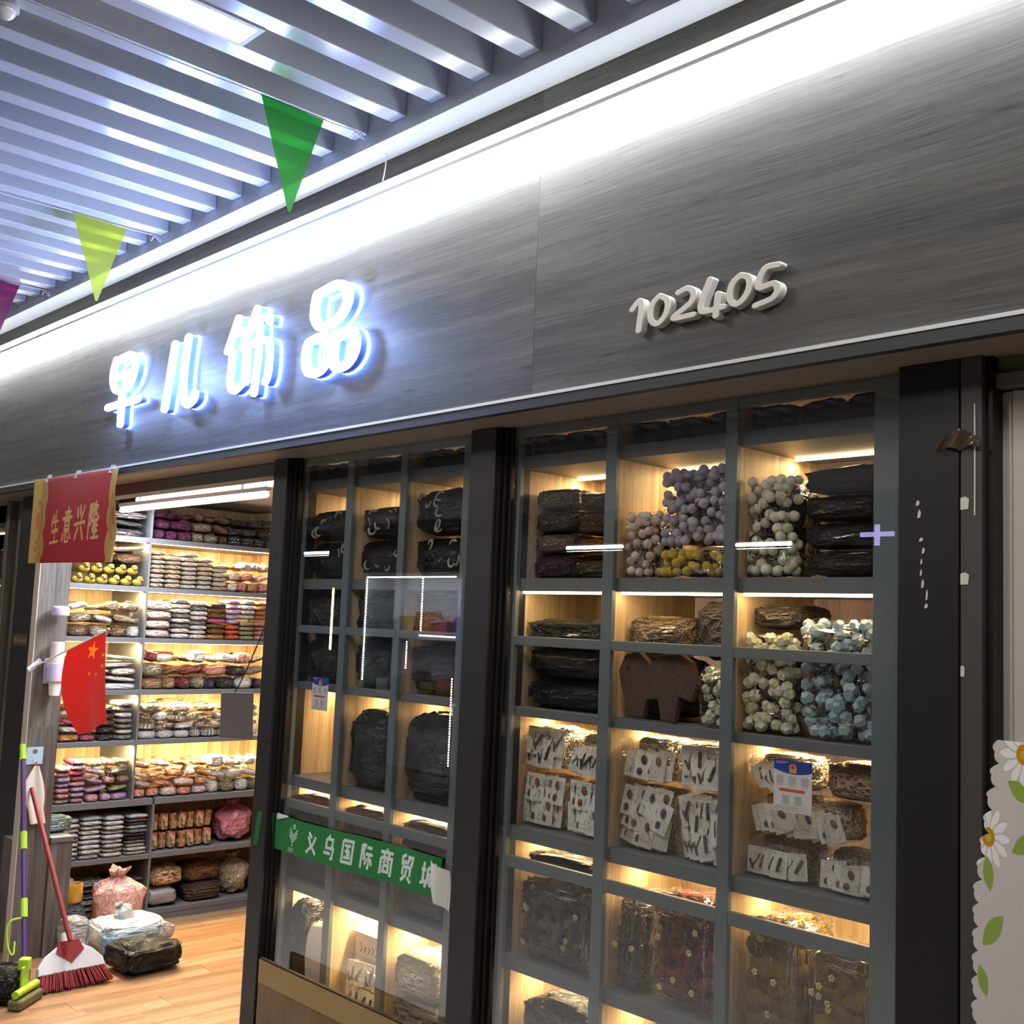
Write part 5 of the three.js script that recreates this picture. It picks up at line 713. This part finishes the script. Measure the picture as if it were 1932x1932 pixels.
{ // bags on the shop floor
  const film = (hex, r = 0.25) => P(hex, r, { bumpMap: T.crinkle, bumpScale: 0.02, ior: 1.5 });
  const floorBag = (name, label, kind, i, mat, x, z, W, H, D, ry, y = 0.0005) => { const m = solo(name, label, 'bag', G[kind][i], mat, [x, y, z], [0, ry, 0], [W, H, D]); return m; };
  floorBag('pink_carrier_bag', 'pale pink plastic carrier bag standing before the lower shelves', 'sack', 0, P(0xf0b8ac, 0.35, { bumpMap: T.crinkle, bumpScale: 0.02, transmission: 0.3, thickness: 0 }), -5.64, -0.63, 0.28, 0.36, 0.18, PI / 2);
  { const t = thing('white_teal_bag', 'knotted white and teal plastic bag on the floor', 'bag', [-5.38, 0.0005, -0.57], PI / 2); part(t, 'body', G.heap[2], film(0xdfe8e6, 0.3), [0, 0, 0], [0, 0, 0], [0.34, 0.17, 0.24]); part(t, 'contents', G.heap[0], S(0x8ab4b8, 0.6), [-0.02, 0.002, 0.02], [0, 0, 0], [0.3, 0.13, 0.22]); part(t, 'knot', G.sack[1], film(0xf0f0ec, 0.3), [0.0, 0.13, 0], [0, 0, 0.5], [0.1, 0.12, 0.08]); part(t, 'handle', G.heap[1], film(0xf0e0da, 0.3), [0.15, 0.06, 0.03], [0, 0, -0.4], [0.13, 0.07, 0.06]); }
  floorBag('black_bin_bag', 'shiny black bin bag lying in front of the white and teal bag', 'heap', 3, film(0x101012, 0.3), -5.08, -0.52, 0.3, 0.13, 0.25, PI / 2 + 0.1);
  floorBag('silver_film_bundle', 'silver clear film bundle against the low cabinet', 'heap', 0, film(0xc8c6c0, 0.15), -5.39, -0.31, 0.13, 0.2, 0.13, 0);
  floorBag('denim_film_bundle', 'grey blue film bundle behind the white and teal bag', 'heap', 1, wrap(0x7a8088, 'mixed', 3, 2, 0.2), -5.66, -0.4, 0.12, 0.2, 0.12, 0);
  { const t = thing('tape_roll', 'roll of amber packing tape standing on the film bundle', 'tape', [-5.66, 0.203, -0.4]); part(t, 'tape', new THREE.LatheGeometry([[0.038, 0], [0.052, 0], [0.052, 0.085], [0.038, 0.085], [0.038, 0]].map((p) => new THREE.Vector2(...p)), 32), P(0xb8862c, 0.25)); part(t, 'core', new THREE.LatheGeometry([[0.034, 0.001], [0.0375, 0.001], [0.0375, 0.084], [0.034, 0.084], [0.034, 0.001]].map((p) => new THREE.Vector2(...p)), 32), S(0xc0a070, 0.8)); }
  floorBag('pink_ribbon_bundle', 'small magenta plastic bundle behind the broom head', 'heap', 1, film(0xc04a9a, 0.3), -5.2, -0.2, 0.22, 0.06, 0.06, 1.45);
  floorBag('black_sack', 'black plastic sack at the bottom left corner', 'heap', 2, film(0x0e0e10, 0.3), -5.05, 0.19, 0.3, 0.14, 0.2, 0.8);
  floorBag('teal_clear_bag', 'pale teal clear bag lying on the low cabinet', 'heap', 3, wrap(0xa8bcb0, 'mixed', 3, 2, 0.15), -5.63, -0.25, 0.2, 0.08, 0.11, PI / 2, 0.5565);
}
{ // grey hanging board inside the doorway
  const t = thing('hanging_sign', 'blank grey board hanging on a black cord beside the door post', 'sign', [-4.175, 1.24, -0.4]); part(t, 'board', RB(0.235, 0.185, 0.006, 0.002), S(0x6b6560, 0.6), [0, 0, 0], [0, 0.05, 0.06]); part(t, 'cord', tubeGeo([[-0.02, 0.092, 0.004], [0.06, 0.15, 0.02], [0.625, 0.56, 0.19]], 0.003, 20, 5), M.black); part(t, 'hole', new THREE.CylinderGeometry(0.005, 0.005, 0.008, 10).rotateX(PI / 2), M.black, [-0.02, 0.08, 0]); }
{ // folded carton leaning outside the left window
  const k = S(0xffffff, 0.8, { map: T.kraft }), tp = P(0xa07a2a, 0.15), t = thing('folded_carton', 'folded cardboard carton with brown tape along its top, outside the left window', 'carton', [-2.95, 0, -0.108]);
  slab(t, 'front_layer', k, -0.45, 0.45, 0, 0.505, 0.0005, 0.006); slab(t, 'back_layer', k, -0.447, 0.447, 0, 0.508, -0.006, 0); slab(t, 'packing_tape', tp, -0.4505, 0.4505, 0.43, 0.504, 0.0062, 0.0072); slab(t, 'flute_edge', S(0x4a3a28, 0.9), -0.446, 0.446, 0.5082, 0.5105, -0.0055, 0.0055);
  solo('film_bag', 'crinkled silver film bag standing before the folded carton', 'bag', G.sack[2], P(0xb8b4ae, 0.18, { bumpMap: T.crinkle, bumpScale: 0.02 }), [-2.62, 0.0005, 0.12], [0, 0.3, 0], [0.26, 0.43, 0.2]);
}
// ---------------------------------------------------------------- right end: neighbour's folding door and flowered cover
{
  const t = struct('door_1', 'white pleated folding door of the neighbouring stall'); const pg = RB(0.028, 2.14, 0.012, 0.003), pm = S(0xd8cec6, 0.5);
  for (let k = 0; k < 14; k++) part(t, 'pleat', pg, pm, [-0.955 + 0.016 + k * 0.0285, 1.08, -0.2 + (k % 2) * 0.004], [0, (k % 2 ? 1 : -1) * 0.25, 0]);
  slab(t, 'edge_rail', M.trim, -0.9545, -0.9465, 0, 2.15, -0.2, -0.165); slab(t, 'head_rail', S(0x6c6658, 0.5), -0.944, -0.3, 2.153, 2.18, -0.23, -0.16); slab(t, 'head_board', S(0x5a6248, 0.6), -0.944, -0.3, 2.1805, 2.2135, -0.23, -0.17);
}
{
  const tex = canvasTex(512, 1024, (g, w, h) => { g.fillStyle = '#d2c9c2'; g.fillRect(0, 0, w, h);
    const daisy = (x, y, r) => { g.fillStyle = '#f4f1ec'; g.strokeStyle = '#c9c2ba'; g.lineWidth = 2; for (let k = 0; k < 12; k++) { g.save(); g.translate(x, y); g.rotate(k * PI / 6); g.beginPath(); g.ellipse(0, -r * 0.62, r * 0.17, r * 0.4, 0, 0, 7); g.fill(); g.stroke(); g.restore(); } g.fillStyle = '#d08a1e'; g.beginPath(); g.arc(x, y, r * 0.3, 0, 7); g.fill(); g.fillStyle = '#c8b83a'; g.beginPath(); g.arc(x, y, r * 0.13, 0, 7); g.fill(); };
    const leaf = (x, y, r, a) => { g.save(); g.translate(x, y); g.rotate(a); g.fillStyle = '#93a94a'; g.beginPath(); g.moveTo(-r, 0); g.quadraticCurveTo(0, -r * 0.9, r, 0); g.quadraticCurveTo(0, r * 0.9, -r, 0); g.fill(); g.restore(); };
    // 0.5 m wide, 1.48 m high; x = 0 at the left edge
    const X = (m) => m / 0.5 * w, Y = (y) => (1.48 - y) / 1.48 * h;
    daisy(X(0.085), Y(1.458), 42); daisy(X(0.022), Y(1.304), 40); leaf(X(0.078), Y(1.392), 24, 0.5); leaf(X(0.085), Y(1.3), 24, -0.5); leaf(X(0.03), Y(1.141), 28, -0.8); leaf(X(0.022), Y(1.24), 22, 1.4); leaf(X(0.012), Y(1.05), 20, 1.2); daisy(X(0.2), Y(1.2), 42); leaf(X(0.18), Y(1.08), 26, 0.4); daisy(X(0.12), Y(0.9), 42); daisy(X(0.3), Y(1.36), 42); daisy(X(0.35), Y(0.9), 42); leaf(X(0.25), Y(0.75), 26, 0.4); daisy(X(0.1), Y(0.5), 42); daisy(X(0.35), Y(0.35), 42); });
  const s = new THREE.Shape(), x0 = 0.006; s.moveTo(0.5, 0); s.lineTo(0.5, 1.48); s.lineTo(0.04, 1.48);
  for (let k = 0; k < 35; k++) { const y = 1.48 - k * 0.0422, q = Math.min(1, k / 6); const bx = (1 - q) * 0.034 + x0 - 0.0006 * k; s.quadraticCurveTo(bx - 0.016, y - 0.012, bx - 0.006, y - 0.021); s.quadraticCurveTo(bx - 0.01, y - 0.036, bx + 0.002, y - 0.0422); }
  s.lineTo(0.1, 0); s.closePath();
  const g = new THREE.ExtrudeGeometry(s, { depth: 0.0015, bevelEnabled: false, curveSegments: 6 }), p = g.attributes.position, uv = g.attributes.uv; for (let i = 0; i < p.count; i++) uv.setXY(i, p.getX(i) / 0.5, p.getY(i) / 1.48);
  solo('flowered_plastic_cover', 'pale plastic cover with daisies and a scalloped edge at the right margin', 'plastic cover', g, P(0xffffff, 0.4, { map: tex }), [-0.945, 0.001, -0.08]);
}
{ // scraps of tape on the right post
  const w = S(0xd8d2c8, 0.6);
  [[-0.992, 1.925, 0.017, 0.026, 'upper white tape scrap on the brown side of the right post'], [-0.992, 1.778, 0.017, 0.024, 'middle white tape scrap on the brown side of the right post'], [-0.996, 1.6, 0.008, 0.022, 'lower white tape scrap on the brown side of the right post']].forEach(([x, y, a, b, l]) => solo('tape_scrap', l, 'tape', new THREE.ExtrudeGeometry(shapeOf([[-a / 2, -b / 2], [a * 0.4, -b * 0.46], [a / 2, b * 0.3], [a * 0.1, b / 2], [-a / 2, b * 0.4]]), { depth: 0.0006, bevelEnabled: false }), w, [x, y, -0.1315]));
  solo('torn_film_scrap', 'torn clear film scrap taped high on the right post', 'film', sheetGeo((s, v) => [-0.06 + 0.12 * s, -0.04 * Math.pow(2 * s - 1, 2) - 0.055 * v * (1 - 0.7 * Math.abs(2 * s - 1)), 0.006 + 0.008 * Math.sin(s * 14 + v * 3)], 24, 8, 0.0008), P(0x8a7a68, 0.15, { transmission: 0.7, thickness: 0 }), [-1.0, 2.07, -0.127], [0, 0, 0], 0.75);
  const r = rng(5); for (let k = 0; k < 9; k++) { const y = 1.93 - 0.022 * k - (k > 1 ? 0.03 : 0), a = 0.002 + 0.0045 * r() * r(), b = 0.004 + 0.012 * r() * r(); solo('paint_chip', `small pale residue fleck, ${ORD[k]} from the top, on the dark right post`, 'residue', new THREE.ExtrudeGeometry(shapeOf([[-a, -b], [a * 0.5, -b * 0.8], [a, b * 0.2], [a * 0.2, b], [-a * 0.6, b * 0.5]]), { depth: 0.0004, bevelEnabled: false }), w, [-1.083 + 0.012 * (k / 8) + 0.012 * (r() - 0.5), y, -0.1298], [0, 0, 0], undefined, 'residue flecks on the right post'); }
}
{ // neighbouring window at the far left
  const t = thing('far_left_shelf', 'dim window shelf with warm light at the far left edge', 'shelf', [0, 0, 0]);
  for (const y of [2.12, 1.8, 1.45, 1.1]) slab(t, 'shelf_board', M.boardDark, -7.4, -6.37, y - 0.03, y, -0.6, -0.28); slab(t, 'back_panel', M.oak, -7.4, -6.37, 0, 2.2, -0.62, -0.601);
  slab(t, 'led_strip_light', M.ledWarm, -7.3, -6.4, 2.084, 2.0895, -0.45, -0.44); areaLight(WARM, LEVEL.shelf, 0.9, 0.01, [-6.85, 2.082, -0.445], [-6.85, 0, -0.445]);
  slab(t, 'led_strip_light', M.ledWarm, -7.3, -6.4, 1.764, 1.7695, -0.45, -0.44); areaLight(WARM, LEVEL.shelf, 0.9, 0.01, [-6.85, 1.762, -0.445], [-6.85, 0, -0.445]);
  for (let k = 0; k < 6; k++) { const m = solo('far_left_bag', 'dim brown bag in the window at the far left edge', 'bag', G.heap[k % 4], wrap(0x6a4c30, 'mixed', 3, 2), [-6.6 - (k % 3) * 0.25, k < 3 ? 1.801 : 1.451, -0.42], [0, 0, 0], [0.24, 0.18, 0.22], 'bags at the far left'); }
  solo('plaque', 'small brown plaque with gold lettering on the far left post', 'plaque', RB(0.2, 0.06, 0.004, 0.001), S(0x5a4430, 0.4), [-5.88, 1.478, -0.1275]);
  const pt = scene.children[scene.children.length - 1];
  part(pt, 'lettering', mergeGeometries([0, 1, 2, 3, 4].map((k) => strokeGeo([[[-0.07 + k * 0.034, 0.012], [-0.06 + k * 0.034, -0.014]], [[-0.075 + k * 0.034, -0.002], [-0.052 + k * 0.034, 0.002 - 0.006 * (k % 2)]]], 0.0024, 0.0024, 0.0021, 0.0028, 0, false))), S(0xb08a48, 0.4));
}
renderer.render(scene, camera);
